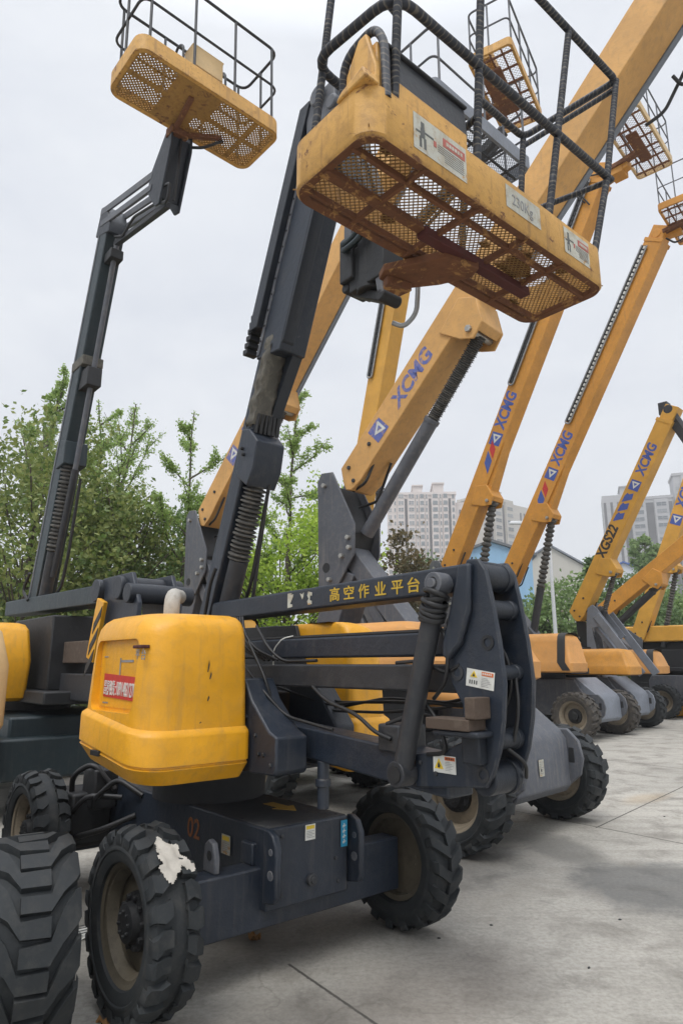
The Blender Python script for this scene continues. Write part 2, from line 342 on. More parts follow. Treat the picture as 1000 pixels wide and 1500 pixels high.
# ------------------------------------------------------------------ ground and setting
def ground():
    m, t, b = newmat('concrete_yard'); v = objco(t)
    n1 = noise(t, .35, 5, .6, v, .4); n2 = noise(t, 2.2, 6, .65, v, .3); n3 = noise(t, 30, 6, .7, v); n4 = noise(t, 85, 4, .75, v)
    c = mixc(t, ramp(t, n1, .32, .68), (.315, .30, .265), (.525, .50, .445))
    c = mixc(t, ramp(t, n2, .48, .72), c, (.20, .185, .16))
    k = N(t, 'ShaderNodeMath', operation='MULTIPLY'); t.links.new(ramp(t, n3, .4, .75), k.inputs[0]); k.inputs[1].default_value = .55
    c = mixc(t, k.outputs[0], c, (.12, .11, .095))
    k2 = N(t, 'ShaderNodeMath', operation='MULTIPLY'); t.links.new(ramp(t, n4, .55, .7), k2.inputs[0]); k2.inputs[1].default_value = .5
    c = mixc(t, k2.outputs[0], c, (.42, .40, .36))
    # oil and damp stains with their own outlines (world-placed), plus painted shade under the lifts
    sp = N(t, 'ShaderNodeSeparateXYZ'); t.links.new(v, sp.inputs[0])
    def stain_or_shade(c, cx, cy, rx, ry, col, amt, ang=0, edge=.35):
        mp = N(t, 'ShaderNodeMapping', vector_type='TEXTURE'); mp.inputs['Location'].default_value = (cx, cy, 0); mp.inputs['Rotation'].default_value = (0, 0, ang); mp.inputs['Scale'].default_value = (rx, ry, 1)
        t.links.new(v, mp.inputs[0]); ln = N(t, 'ShaderNodeVectorMath', operation='LENGTH'); t.links.new(mp.outputs[0], ln.inputs[0])
        a = N(t, 'ShaderNodeMath', operation='MULTIPLY_ADD'); t.links.new(n2, a.inputs[0]); a.inputs[1].default_value = 1.1; t.links.new(ln.outputs['Value'], a.inputs[2])
        r = ramp(t, a.outputs[0], 1.55, 1.55-edge); q = N(t, 'ShaderNodeMath', operation='MULTIPLY'); t.links.new(r, q.inputs[0]); q.inputs[1].default_value = amt
        return mixc(t, q.outputs[0], c, col)
    c = stain_or_shade(c, 2.55, 5.85, .85, .75, (.075, .078, .078), .70, .1)
    c = stain_or_shade(c, 2.1, 6.9, .35, .75, (.085, .085, .08), .5, .2)
    c = stain_or_shade(c, .55, 4.1, .9, .6, (.08, .055, .04), .40, .9, .6)
    c = stain_or_shade(c, .7, 6.9, 1.8, 1.6, (.045, .042, .039), .75, .3, .7)  # oily ground, with shade under the wide-boom lift painted in
    c = stain_or_shade(c, -.7, 5.6, 2.2, 2.0, (.05, .046, .042), .72, .3, .7)  # oily ground, darkened further to paint shade beneath the nearest lift
    c = stain_or_shade(c, 1.75, 8.6, .9, .4, (.06, .055, .05), .6, .7, .5)
    c = stain_or_shade(c, -.3, 3.6, 1.0, .55, (.07, .062, .053), .6, .6, .7)
    c = stain_or_shade(c, 1.0, 3.1, .5, .4, (.22, .14, .10), .35, .4, .6)
    c = stain_or_shade(c, 4.0, 9.4, .7, .25, (.40, .30, .18), .45, .7, .6)
    # casting joints
    def joint(c, p, q, w, beg=None):
        dx, dy = q[0]-p[0], q[1]-p[1]; l = sqrt(dx*dx+dy*dy); nx, ny = -dy/l, dx/l
        d = N(t, 'ShaderNodeVectorMath', operation='DOT_PRODUCT'); t.links.new(v, d.inputs[0]); d.inputs[1].default_value = (nx, ny, 0)
        w_ = N(t, 'ShaderNodeMath', operation='MULTIPLY_ADD'); t.links.new(n3, w_.inputs[0]); w_.inputs[1].default_value = .018; t.links.new(d.outputs['Value'], w_.inputs[2])
        a = N(t, 'ShaderNodeMath', operation='SUBTRACT'); t.links.new(w_.outputs[0], a.inputs[0]); a.inputs[1].default_value = nx*p[0]+ny*p[1]+.009
        b_ = N(t, 'ShaderNodeMath', operation='ABSOLUTE'); t.links.new(a.outputs[0], b_.inputs[0])
        f_ = ramp(t, b_.outputs[0], w, w*.5)
        if beg is not None:
            e = N(t, 'ShaderNodeVectorMath', operation='DOT_PRODUCT'); t.links.new(v, e.inputs[0]); e.inputs[1].default_value = (dx/l, dy/l, 0)
            o_ = N(t, 'ShaderNodeMath', operation='MULTIPLY'); t.links.new(f_, o_.inputs[0]); t.links.new(ramp(t, e.outputs['Value'], (dx*p[0]+dy*p[1])/l+beg, (dx*p[0]+dy*p[1])/l+beg+.02), o_.inputs[1]); f_ = o_.outputs[0]
        return mixc(t, f_, c, (.06, .055, .048))
    c = joint(c, (2.01, 8.69), (3.33, 7.11), .013); c = joint(c, (-.17, 4.21), (.17, 3.73), .012, -.25); c = joint(c, (2.79, 7.85), (4.9, 10.28), .012, -.12)
    c = joint(c, (5.2, 12.6), (6.5, 11.0), .014)
    vo = N(t, 'ShaderNodeTexVoronoi', feature='DISTANCE_TO_EDGE', Scale=.42); wv = N(t, 'ShaderNodeVectorMath', operation='ADD'); nv = N(t, 'ShaderNodeTexNoise', Scale=1.6, Detail=6.0); t.links.new(v, nv.inputs['Vector'])
    t.links.new(v, wv.inputs[0]); t.links.new(nv.outputs[1], wv.inputs[1]); t.links.new(wv.outputs[0], vo.inputs['Vector'])
    ck = N(t, 'ShaderNodeMath', operation='MULTIPLY'); t.links.new(ramp(t, vo.outputs[0], .0045, .0015), ck.inputs[0]); t.links.new(ramp(t, n1, .47, .56), ck.inputs[1])
    ck2 = N(t, 'ShaderNodeMath', operation='MULTIPLY'); t.links.new(ck.outputs[0], ck2.inputs[0]); ck2.inputs[1].default_value = .28; c = mixc(t, ck2.outputs[0], c, (.08, .072, .06))
    sv = N(t, 'ShaderNodeMapping'); sv.inputs['Rotation'].default_value = (0, 0, radians(48)); sv.inputs['Scale'].default_value = (.35, 3.2, 1); t.links.new(v, sv.inputs[0])
    st = N(t, 'ShaderNodeMath', operation='MULTIPLY'); t.links.new(ramp(t, noise(t, 1.4, 5, .65, sv.outputs[0], .3), .52, .72), st.inputs[0]); st.inputs[1].default_value = .38; c = mixc(t, st.outputs[0], c, (.15, .138, .118))
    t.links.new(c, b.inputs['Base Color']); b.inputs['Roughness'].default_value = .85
    bp = N(t, 'ShaderNodeBump', Strength=.35, Distance=.01); t.links.new(n3, bp.inputs['Height']); t.links.new(bp.outputs[0], b.inputs['Normal'])
    g = MB(); g.add([(-1500, -60, 0), (1500, -60, 0), (1500, 2500, 0), (-1500, 2500, 0)], [(0, 1, 2, 3)])
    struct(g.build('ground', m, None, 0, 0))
ground()

# ------------------------------------------------------------------ shared lift parts
WCACHE = {}
def wheel_meshes(r, w, style, rub, rim):
    key = (r, w, style, rub, rim)
    if key in WCACHE: return WCACHE[key]
    n_, lugw, lh, cr_, ang = {'bar': (19, .54, .030, .04, .17), 'wide': (14, .43, .034, .10, .36), 'block': (19, .60, .036, .02, .10), 'worn': (23, .70, .032, -.34, .075)}[style]
    b = MB(); hw = w/2; ri = r*.62; rb = r-lh
    prof = [(-hw*.62, ri*.98), (-hw*.9, ri*1.02), (-hw, ri*1.15), (-hw*.995, ri*1.21), (-hw*1.045, ri*1.23), (-hw*1.045, ri*1.27), (-hw*1.0, ri*1.30), (-hw*1.03, (ri+rb)*.5), (-hw*.98, rb*.95), (-hw*.86, rb*.99), (-hw*.4, rb), (0, rb*1.004), (hw*.4, rb), (hw*.86, rb*.99), (hw*.98, rb*.95), (hw*1.03, (ri+rb)*.5), (hw*1.0, ri*1.30), (hw*1.045, ri*1.27), (hw*1.045, ri*1.23), (hw*.995, ri*1.21), (hw, ri*1.15), (hw*.9, ri*1.02), (hw*.62, ri*.98)]
    b.lathe((0, 0, 0), (0, 1, 0), prof, 56, False)
    da = 2*pi/n_; rnd = random.Random(3)
    for sgn in (-1, 1):
        for k in range(n_):
            a0 = k*da+(da/2 if sgn > 0 else 0)+rnd.uniform(-.01, .01)
            wl = lugw*da/2*rnd.uniform(.94, 1.04)
            pts = [(-cr_*hw if style != 'wide' else -.25*hw, 0 if style != 'wide' else 0., r), (.30*hw, 0 if style == 'wide' else .25*ang, r), (.62*hw, .62*ang, r*.999), (.93*hw, ang, r*.985), (1.045*hw, 1.12*ang, r*.945), (1.075*hw, 1.2*ang, (ri+rb)*.5+.35*(rb-ri))]
            if style == 'wide': pts[:2] = [(-.34*hw, 0., r), (.34*hw, 0., r*1.001)]
            vs = []; jw = {'worn': .016, 'block': .012, 'bar': .006, 'wide': .004}[style]
            for i, (y, a, rr) in enumerate(pts):
                ww = wl*(1 if i < 4 else .8)*((1, 1, 1.5, 1.9, 1.9, 1.9)[i] if style == 'wide' else 1)*(1+rnd.uniform(-.12, .12)*(jw > 0)); rr += rnd.uniform(-jw, jw*.4); a += rnd.uniform(-jw, jw)*2; lo = rr-lh*1.4 if i < 4 else rr-.02
                yl = y if i < 4 else y-.03*hw
                for (da_, r_, y_) in ((-ww*1.12, lo, yl), (-ww*.9, rr, y), (ww*.9, rr, y), (ww*1.12, lo, yl)):
                    q = a0+a+da_; vs.append((cos(q)*r_, sgn*y_, sin(q)*r_))
            fs = [(0, 1, 2, 3)]+[(i*4+j, i*4+j+1, i*4+j+5, i*4+j+4) for i in range(len(pts)-1) for j in range(3)]
            e = (len(pts)-1)*4; fs.append((e, e+3, e+2, e+1))
            b.add(vs, fs)
    ty = b.build('tyre', rub, None, 0, 35); me_t = ty.data; bpy.data.objects.remove(ty)
    b = MB()   # rim, outward = +y
    b.lathe((0, 0, 0), (0, 1, 0), [(-hw*.66, ri*.97), (-hw*.6, ri*.86), (0, ri*.84), (hw*.15, ri*.80), (hw*.35, ri*.82), (hw*.60, ri*.88), (hw*.66, ri*1.0), (hw*.74, ri*1.03), (hw*.78, ri*1.0), (hw*.70, ri*.93)], 40, False)
    b.lathe((0, 0, 0), (0, 1, 0), [(-hw*.2, ri*.84), (hw*.02, ri*.82), (hw*.10, ri*.55), (hw*.14, ri*.1)], 40, True)
    o = b.build('wheel', rim, None, 0, 40); me_r = o.data; bpy.data.objects.remove(o)
    b = MB(); b.lathe((0, hw*.05, 0), (0, 1, 0), [(0, ri*.50), (hw*.25, ri*.48), (hw*.30, ri*.34), (hw*.62, ri*.32), (hw*.66, ri*.28), (hw*.66, ri*.05)], 24)
    b.bolts([(cos(a)*ri*.42, hw*.28, sin(a)*ri*.42) for a in [i*pi/5 for i in range(10)]], (0, 1, 0), .015, .02)
    b.bolts([(cos(a)*ri*.2, hw*.70, sin(a)*ri*.2) for a in [i*pi/4 for i in range(8)]], (0, 1, 0), .009, .01)
    o = b.build('hub', 'black', None, 0, 35); me_h = o.data; bpy.data.objects.remove(o)
    WCACHE[key] = (me_r, me_t, me_h); return WCACHE[key]
def wheel(parent, x, y, r, w, style='bar', rub='rubber', rim='rim', steer=0, roll=0.):
    me_r, me_t, me_h = wheel_meshes(r, w, style, rub, rim)
    o = bpy.data.objects.new('wheel', me_r); COL.objects.link(o); o.parent = parent; o.location = (x, y, r-.004)
    o.rotation_euler = (0, roll, steer+(0 if y > 0 else pi))
    for nm, me in (('tyre', me_t), ('hub', me_h)):
        c = bpy.data.objects.new(nm, me); COL.objects.link(c); c.parent = o
    return o
def floor_mesh(b, x0, x1, y0, y1, z, pitch, w, h, holes=(), ang=.5, inset=None):
    """expanded-metal sheet: two families of slanted strands clipped to the rectangle"""
    for sg in (1, -1):
        dx, dy = (x1-x0), (x1-x0)/ang*sg*.5
        n = int((y1-y0+abs(dy))/pitch)+2
        for i in range(-n, n+n):
            ya = y0+i*pitch; yb = ya+dy
            t0, t1 = 0., 1.
            lo, hi = (y0, y1)
            if abs(yb-ya) < 1e-6: continue
            ta, tb = (lo-ya)/(yb-ya), (hi-ya)/(yb-ya)
            t0, t1 = max(0, min(ta, tb)), min(1, max(ta, tb))
            if t1-t0 < .02: continue
            b.beam((x0+dx*t0, ya+(yb-ya)*t0, z), (x0+dx*t1, ya+(yb-ya)*t1, z), w, h, (0, 0, 1) if False else (dy, -dx, 0))
    return b
def holes_plate(b, x0, x1, y0, y1, z, p, rr, solid, t=.004):
    """perforated tread plate: square cells with a round opening, some cells clogged"""
    nx, ny = int((x1-x0)/p), int((y1-y0)/p); px, py = (x1-x0)/nx, (y1-y0)/ny
    for i in range(nx):
        for j in range(ny):
            cx, cy = x0+(i+.5)*px, y0+(j+.5)*py
            ax, ay = abs(cx-(x0+x1)/2)-(x1-x0)/2+.13, abs(cy-(y0+y1)/2)-(y1-y0)/2+.13
            if ax > 0 and ay > 0 and ax*ax+ay*ay > .125**2: continue
            sq = [(cx+sx_*px/2, cy+sy_*py/2, z) for sx_, sy_ in ((-1, -1), (0, -1), (1, -1), (1, 0), (1, 1), (0, 1), (-1, 1), (-1, 0))]
            if (i+j) % 2 or solid(cx, cy): b.add([sq[0], sq[2], sq[4], sq[6]], [(0, 1, 2, 3)]); continue
            ci = [(cx+rr*cos(a), cy+rr*sin(a), z) for a in [-.75*pi+k*pi/4 for k in range(8)]]
            b.add(sq+ci, [(k, (k+1) % 8, 8+(k+1) % 8, 8+k) for k in range(8)])
    return b
def basket(parent, loc, rot, Lh, Wh, toe=.15, mat='amber', railmat='greydk', rail_h=1.1, r=.1, floor='grid', rail_r=.02, floor_mat='rust', box='amber', posts=4, mid=True, boxside=1):
    """work platform: toe board, floor, guard rail, control box; local x = width, y = length, z up from floor"""
    b = MB(); o_ = rrect(-Wh, Wh, -Lh, Lh, r, 6); i_ = rrect(-Wh+.018, Wh-.018, -Lh+.018, Lh-.018, r*.85, 6); f_ = rrect(-Wh+.05, Wh-.05, -Lh+.05, Lh-.05, r*.7, 6)
    b.loft([[(x, y, -.005) for x, y in f_], [(x, y, -.012) for x, y in o_], [(x, y, toe) for x, y in o_], [(x, y, toe) for x, y in i_], [(x, y, .012) for x, y in i_], [(x, y, .012) for x, y in f_], [(x, y, -.005) for x, y in f_]], False)
    bk = b.build('basket', mat, parent, .006, 40); bk.location = loc; bk.rotation_euler = rot
    f = MB()
    if floor == 'grid':
        for k in range(5): y = -Lh+.06+(2*Lh-.12)*(k+.5)/5; f.beam((-Wh+.04, y, .0), (Wh-.04, y, .0), .03, .03, (0, 0, 1))
        for x in (-Wh*.35, Wh*.35): f.beam((x, -Lh+.03, .002), (x, Lh-.03, .002), .03, .03, (0, 0, 1))
        floor_mesh(f, -Wh+.03, Wh-.03, -Lh+.03, Lh-.03, .02, .045, .006, .004, (), .5)
    elif floor == 'bars':
        for k in range(6): y = -Lh+(2*Lh)*(k+.5)/6; f.beam((-Wh+.03, y, .0), (Wh-.03, y, .0), .03, .035, (0, 0, 1))
        for x in (-Wh*.5, 0, Wh*.5): f.beam((x, -Lh+.03, .003), (x, Lh-.03, .003), .028, .03, (0, 0, 1))
        floor_mesh(f, -Wh+.03, Wh-.03, -Lh+.03, Lh-.03, .02, .07, .004, .003, (), .5)
    f.build('floor', floor_mat, bk, 0, 0)
    g = MB(); zt, zm = rail_h, rail_h*.55
    a, c = Wh-.03, Lh-.03
    g.tube([(a, c, zt), (a, -c, zt), (-a, -c, zt), (-a, c, zt)], rail_r, 7, .14, True)
    if mid: g.tube([(a, c, zm), (a, -c, zm), (-a, -c, zm), (-a, c, zm)], rail_r*.85, 7, .12, True)
    for k in range(posts):
        y = -c+.1+(2*c-.2)*k/(posts-1)
        for x in (a, -a): g.tube([(x, y, toe*.6), (x, y, zt)], rail_r*.9, 7)
    for y in (c, -c): g.tube([(0, y, toe*.6), (0, y, zt)], rail_r*.9, 7)
    g.build('guard_rail', railmat, bk, 0, 60)
    if box:
        q = MB(); x = boxside*(Wh-.12)
        q.loft([[(x+px, py, z) for px, py in rrect(-.12, .12, -.3, .3, .04, 3)] for z in (rail_h*.62, rail_h*.8)]+[[(x+px*.8, py*.92, rail_h*.9) for px, py in rrect(-.12, .12, -.3, .3, .04, 3)]])
        q.beam((x, -.25, .1), (x, -.25, rail_h*.63), .04, .04); q.beam((x, .25, .1), (x, .25, rail_h*.63), .04, .04)
        q.build('control_box', box, bk, .01)
    return bk

# ------------------------------------------------------------------ hood built by lofting rounded slices
def hood(parent, sl, mat, lean=None, name='hood', bevel=.0):
    b = MB(); rings = []
    for (z, x0, x1, y0, y1, r) in sl:
        rings.append([(x, y, z+(lean(x, z) if lean else 0)) for x, y in rrect(x0, x1, y0, y1, r, 6)])
    b.loft(rings); return b.build(name, mat, parent, bevel, 32)
def cut(o, x0, x1, y0, y1, z0, z1, r=.04):
    """sink a rounded recess into o along y (boolean, applied; cutter removed)"""
    c = MB(); c.loft([[(x, y, z) for x, z in rrect(x0, x1, z0, z1, r, 4)] for y in (y0, y1)]); k = c.build('cutter', 'ink', o.parent, 0, 0)
    m = o.modifiers.new('b', 'BOOLEAN'); m.object = k; m.operation = 'DIFFERENCE'; m.solver = 'EXACT'
    dg = bpy.context.evaluated_depsgraph_get(); me = bpy.data.meshes.new_from_object(o.evaluated_get(dg)); o.modifiers.clear(); o.data = me
    me.set_sharp_from_angle(angle=radians(32)); bpy.data.objects.remove(k)
    while len(me.materials) > 1: me.materials.pop()
def hoses(parent, paths, r=.012, mat='hose', name='hose', fil=.08):
    for p in paths: b = MB(); b.tube(p, r, 7, fil); o = b.build(name, mat, parent, 0, 60)
    return o

# ------------------------------------------------------------------ foreground articulated lift
YA = radians(40.5-90)
def lift_front():
    T = thing('boom_lift', 'nearest dark navy articulated boom lift, yellow hood with red sign, rusty basket overhead', 'boom lift', (-.274, 4.407, 0), YA, 'boom lifts parked in rows on the yard')
    # chassis
    b = MB(); b.box(-2.45, .13, -.30, .30, .36, .79); b.build('chassis', 'navy', T, .012)
    for x, yy, nm in ((0, .80, 1), (-2.3, .64, 0)):
        b = MB(); b.box(x-.09, x+.07, -yy, yy, .262, .58)
        if nm: b.box(x-.1, x+.02, -.33, .33, .58, .70)
        b.build('axle_beam', 'navy', T, .01)
    for y in (-.285, .335):
        b = MB(); b.prism([(.10, .40), (.205, .42), (.225, .46), (.225, .70), (.19, .765), (.14, .79), (.10, .79)], y-.022, y+.022)
        o = b.build('tie_down_lug', 'navy', T, .01)
        b = MB(); b.cyl((.176, y-.0245, .56), (.176, y+.0245, .56), .026); b.cyl((.176, y-.0245, .68), (.176, y+.0245, .68), .018); b.build('eye', 'grey', o, 0)
    b = MB(); b.prism([(-.10, .58), (.03, .58), (.03, .66), (0, .735), (-.05, .75), (-.09, .72)], -.575, -.54); o = b.build('lifting_eye', 'grey', T, .008)
    b = MB(); b.cyl((-.03, -.577, .67), (-.03, -.538, .67), .026); b.build('eye', 'black', o, 0)
    b = MB(); b.cyl((.12, .013, .476), (.155, .013, .476), .034); b.cyl((.15, .013, .476), (.165, .013, .476), .018); b.build('grease_plug', 'greydk', T, .003)
    sticker(T, (.133, -.035, .692), (0, 1, 0), (0, 0, 1), .075, .085, 'small'); sticker(T, (.133, .24, .615), (0, 1, 0), (0, 0, 1), .052, .15, 'blue')
    sticker(T, (-.35, -.305, .58), (1, 0, 0), (0, 0, 1), .1, .11, 'small', base='dirtywhite')
    b = MB(); b.prism([(-.47, .075), (-.30, .075), (-.30, .03), (-.155, .115), (-.30, .20), (-.30, .155), (-.47, .155)], .7945, .797, 'z'); b.build('direction_arrow', 'arrow', T, 0, 0)
    b = MB(); b.bolts([(.08, -.26, .79), (.08, .25, .79), (-.2, -.26, .79)], (0, 0, 1), .012, .004); b.build('deck_bolts', 'greydk', T, 0)
    text('stencil_number', '02', T, (-.80, -.3015, .60), (1, 0, 0), (0, 0, 1), .17, 'stencil', bold=.01)
    b = MB(); b.box(-2.44, .12, -.29, .29, .7905, .7935); b.build('deck_plate', 'deck', T, .002)
    b = MB(); b.box(-2.5, -2.05, -.62, -.30, .34, .72); b.cyl((-2.27, -.66, .447), (-2.27, -.3, .447), .17); b.box(-2.2, -1.95, -.5, -.3, .6, .9); b.build('drive_motor', 'black', T, .02)
    for x, y, st, rm in ((0, -.975, 'worn', 'rimdk'), (0, .90, 'bar', 'rimdk'), (-2.3, -.80, 'worn', 'rim'), (-2.3, .80, 'worn', 'rim')):
        w = wheel(T, x, y, .447, .245, st, 'rubber', rm, 0, .13)
        if x == 0 and y < 0:   # pale dried clump of paper stuck to the tread
            b = MB(); rnd = random.Random(5); n = 36; vs = []; keep = set()
            for i in range(n+1):
                for j in range(n+1):
                    u, v_ = (i/n-.5)*2, (j/n-.5)*2; a = radians(50)+u*.30; rr = .453+rnd.uniform(0, .002)+.007*sin(5*u+3*v_)*cos(7*v_-2*u); vs.append((cos(a+rnd.uniform(-.003, .003))*rr, .0+v_*.105+rnd.uniform(-.001, .001), sin(a)*rr))
                    if u*u*(1.3+.7*sin(5*v_))+v_*v_*(1.2+.8*sin(4*u+1)) < .60+.12*sin(9*u)*sin(8*v_+1)+rnd.uniform(-.015, .015)+.16*sin(13*v_+5*u)*sin(11*u-2): keep.add((i, j))
            b.add(vs, [(i*(n+1)+j, i*(n+1)+j+1, (i+1)*(n+1)+j+1, (i+1)*(n+1)+j) for i in range(n) for j in range(n) if (i, j) in keep])
            o = b.build('dried_paper_clump', 'paper', T, 0, 60); o.location = (0, -.975, .443)
    # rear axle hoses
    hoses(T, [[(-1.9, -.35, .75), (-2.0, -.5, .95), (-2.15, -.6, .85), (-2.25, -.55, .6)], [(-1.8, -.33, .7), (-1.95, -.55, .72), (-2.1, -.62, .55), (-2.2, -.4, .45)], [(-1.6, -.3, .6), (-1.75, -.5, .5), (-2.0, -.6, .42), (-2.25, -.4, .35)], [(-1.5, -.3, .75), (-1.7, -.42, .86), (-1.9, -.5, .7)]], .022)
    # turntable
    b = MB(); b.cyl((-1.05, 0, .79), (-1.05, 0, 1.06), .40, n=32); b.bolts([(-1.05+cos(a)*.44, sin(a)*.44, 1.03) for a in [i*pi/12 for i in range(24)]], (0, 0, 1), .014, .02); b.cyl((-1.05, 0, .99), (-1.05, 0, 1.05), .48, n=32)
    b.build('slewing_ring', 'black', T, .006)
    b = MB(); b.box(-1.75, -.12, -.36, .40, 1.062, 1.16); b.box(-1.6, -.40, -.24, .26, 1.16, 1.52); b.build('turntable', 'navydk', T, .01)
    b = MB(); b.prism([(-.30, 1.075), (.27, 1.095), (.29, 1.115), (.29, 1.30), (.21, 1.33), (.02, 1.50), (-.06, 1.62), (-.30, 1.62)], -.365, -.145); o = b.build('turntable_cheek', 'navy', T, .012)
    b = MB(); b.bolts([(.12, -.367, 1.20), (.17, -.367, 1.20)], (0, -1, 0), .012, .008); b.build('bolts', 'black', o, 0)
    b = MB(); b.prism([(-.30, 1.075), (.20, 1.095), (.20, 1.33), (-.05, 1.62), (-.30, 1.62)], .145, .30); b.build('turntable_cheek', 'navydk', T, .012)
    b = MB(); b.cyl((.33, -.06, .90), (.33, -.06, 1.16), .034); b.cyl((.33, -.06, 1.02), (.33, -.06, 1.06), .045); b.build('transport_pin', 'navy', T, .004)
    # hoods
    def lean(x, z): return .10*max(0, min(1, (.05-x)/.9))*max(0, min(1, (1.75-z)/.4))
    R = [.09, .10, .19, .12]
    def slices(y0, y1, s, z0=1.055):
        q = []
        for (z, i, rr) in ((z0, .075, 1), (z0+.004, .062, 1), (z0+.092, .004, 1), (z0+.099, .012, 1), (z0+.107, .012, 1), (z0+.113, 0, 1), (1.312, 0, 1), (1.325, .004, 1), (1.348, .030, 1), (1.60, .040, 1), (1.86, .052, 1.1), (1.915, .064, 1.15), (1.955, .088, 1.2), (1.982, .125, 1.2), (1.996, .18, 1.2), (2.0, .26, 1.2)):
            ya, yb = (y0+i, y1-i*.25) if s < 0 else (y0+i*.1, y1-i)
            r = [.10*rr, (.17 if s < 0 else .05)*rr, (.05 if s < 0 else .14)*rr, .08*rr]
            q.append((z, -.86+i*.6, .05-i, ya, yb, r))
        return q
    h = hood(T, slices(-1.075, -.37, -1), 'yellow', lean)
    cut(h, -.72, -.13, -1.30, -.995, 1.435, 1.845, .05)
    b = MB(); b.prism([(-.70, 1.455), (-.15, 1.455), (-.15, 1.825), (-.70, 1.825)], -.9985, -.9935); o = b.build('access_door', 'yellow', h, 0)
    b = MB(); b.beam((-.20, -1.0, 1.80), (-.06, -1.012, 1.80), .05, .018, (0, 1, 0)); b.build('door_handle', 'rustred', o, .004)
    b = MB(); b.prism([(-.635, 1.515), (-.165, 1.500), (-.165, 1.632), (-.635, 1.650)], -1.0035, -1.0005); p = b.build('phone_sign', 'red', h, 0, 0)
    text('lettering', '昌昇租赁', p, (-.622, -1.005, 1.535), (1, 0, -.03), (0, 0, 1), .092, 'white', .158, .006); text('lettering', ':18914831270', p, (-.452, -1.005, 1.527), (1, 0, -.03), (0, 0, 1), .112, 'white', .272, .004)
    text('faded_print', '平 台', h, (-.16, -1.024, 1.735), (1, 0, -.03), (0, 0, 1), .065, 'inkgrey', .13)
    b = MB(); b.box(-.42, -.23, -1.0015, -1.0, 1.715, 1.728); b.box(-.42, -.405, -1.0015, -1.0, 1.64, 1.74); b.box(-.66, -.60, -1.0015, -1.0, 1.745, 1.752); b.box(-.64, -.56, -1.0015, -1.0, 1.475, 1.483); b.build('peeling_decal', 'inkgrey', h, 0, 0)
    for y, z, l in ((-.66, 1.66, .07), (-.645, 1.62, .045), (-.56, 1.80, .02), (-.62, 1.84, .015), (-.70, 1.38, .01), (-.655, 1.50, .03)):
        x = .05-.035-(.03 if z > 1.7 else .004)*((z-1.34)/.4)+.0045; b = MB(); b.add([(x, y-.003, z), (x, y+.004, z), (x, y+.012, z+l*.6), (x, y+.006, z+l), (x, y+.001, z+l*.5)], [(0, 1, 2, 3, 4)]); b.build('scratch', 'ink', h, 0, 0)
    b = MB(); b.cyl((-.50, -1.085, 1.205), (-.50, -1.06, 1.205), .014); b.box(-.56, -.45, -1.085, -1.066, 1.19, 1.22); b.build('latch', 'black', h, .003)
    h2 = hood(T, slices(.43, .84, 1, 1.0), 'yellow', lean)
    b = MB(); b.prism([(-1.55, 1.10), (-.36, 1.04), (-.34, 1.35), (-.50, 1.80), (-.58, 1.99), (-1.55, 2.0)], .40, .428); b.prism([(-1.55, 1.1), (-.87, 1.1), (-.87, 2.0), (-1.55, 2.0)], .43, 1.0); b.build('inner_panel', 'black', h2, .004)
    b = MB(); b.tube([(-.60, -.60, 1.93), (-.60, -.60, 2.15), (-.86, -.42, 2.17)], .052, 14, .12); b.build('exhaust_pipe', 'pipe', T, 0, 60)
    # folded arms
    b = MB(); b.box(-.95, 1.46, -.085, .085, 1.742, 1.862); o = b.build('riser_arm', 'navy', T, .012)
    b = MB(); b.tube([(-.9, -.06, 1.868), (1.3, -.06, 1.868)], .010, 6); b.tube([(-.9, -.03, 1.870), (1.36, -.03, 1.87)], .012, 6); b.tube([(-.9, .0, 1.869), (1.3, .0, 1.869)], .010, 6); b.build('hydraulic_hose', 'hose', o, 0, 60)
    b = MB(); b.box(-.95, 1.44, -.09, .09, 1.568, 1.704); b.build('riser_arm', 'greydk', T, .012)
    b = MB(); b.prism([(-.34, 1.205), (1.30, 1.085), (1.30, 1.265), (-.34, 1.372)], -.092, .092); b.build('riser_arm', 'navy', T, .012)
    b = MB(); b.box(.84, 1.0, -.11, .09, 1.262, 1.40); b.build('arm_bracket', 'greydk', T, .012)
    b = MB(); b.prism([(-.98, 2.02), (1.56, 2.049), (1.56, 2.183), (-.98, 2.155)], -.092, .092); ua = b.build('upper_arm', 'navy', T, .014)
    for ch, x in zip('高空作业平台', (.445, .573, .700, .835, .965, 1.085)): text('lettering', ch, ua, (x-.02, -.0935, 2.075), (1, 0, .005), (0, 0, 1), .085, 'gold', .088, .012)
    b = MB(); b.prism([(.0, 2.055), (.05, 2.06), (.05, 2.075), (.025, 2.08), (.055, 2.12), (.06, 2.14), (.03, 2.137), (.045, 2.148), (.0, 2.148)], -.095, -.0925)
    b.prism([(.13, 2.14), (.155, 2.10), (.165, 2.115), (.17, 2.145), (.155, 2.13)], -.095, -.0925); b.prism([(.215, 2.145), (.255, 2.135), (.25, 2.115), (.235, 2.12), (.23, 2.09), (.25, 2.085), (.25, 2.065), (.215, 2.062), (.205, 2.085), (.22, 2.10), (.205, 2.12)], -.095, -.0925)
    b.build('torn_decal', 'dirtywhite', ua, 0, 0)
    # elbow
    EP = [(1.53, 2.195), (1.60, 2.19), (1.64, 2.13), (1.668, 2.0), (1.70, 1.80), (1.716, 1.62), (1.70, 1.46), (1.67, 1.33), (1.63, 1.23), (1.59, 1.17), (1.16, 1.12), (1.16, 1.275), (1.34, 1.30), (1.47, 1.36), (1.47, 1.52), (1.405, 1.62), (1.385, 1.72), (1.385, 1.80), (1.43, 1.92), (1.485, 2.10)]
    EP = [(x-.045, z) for x, z in EP]
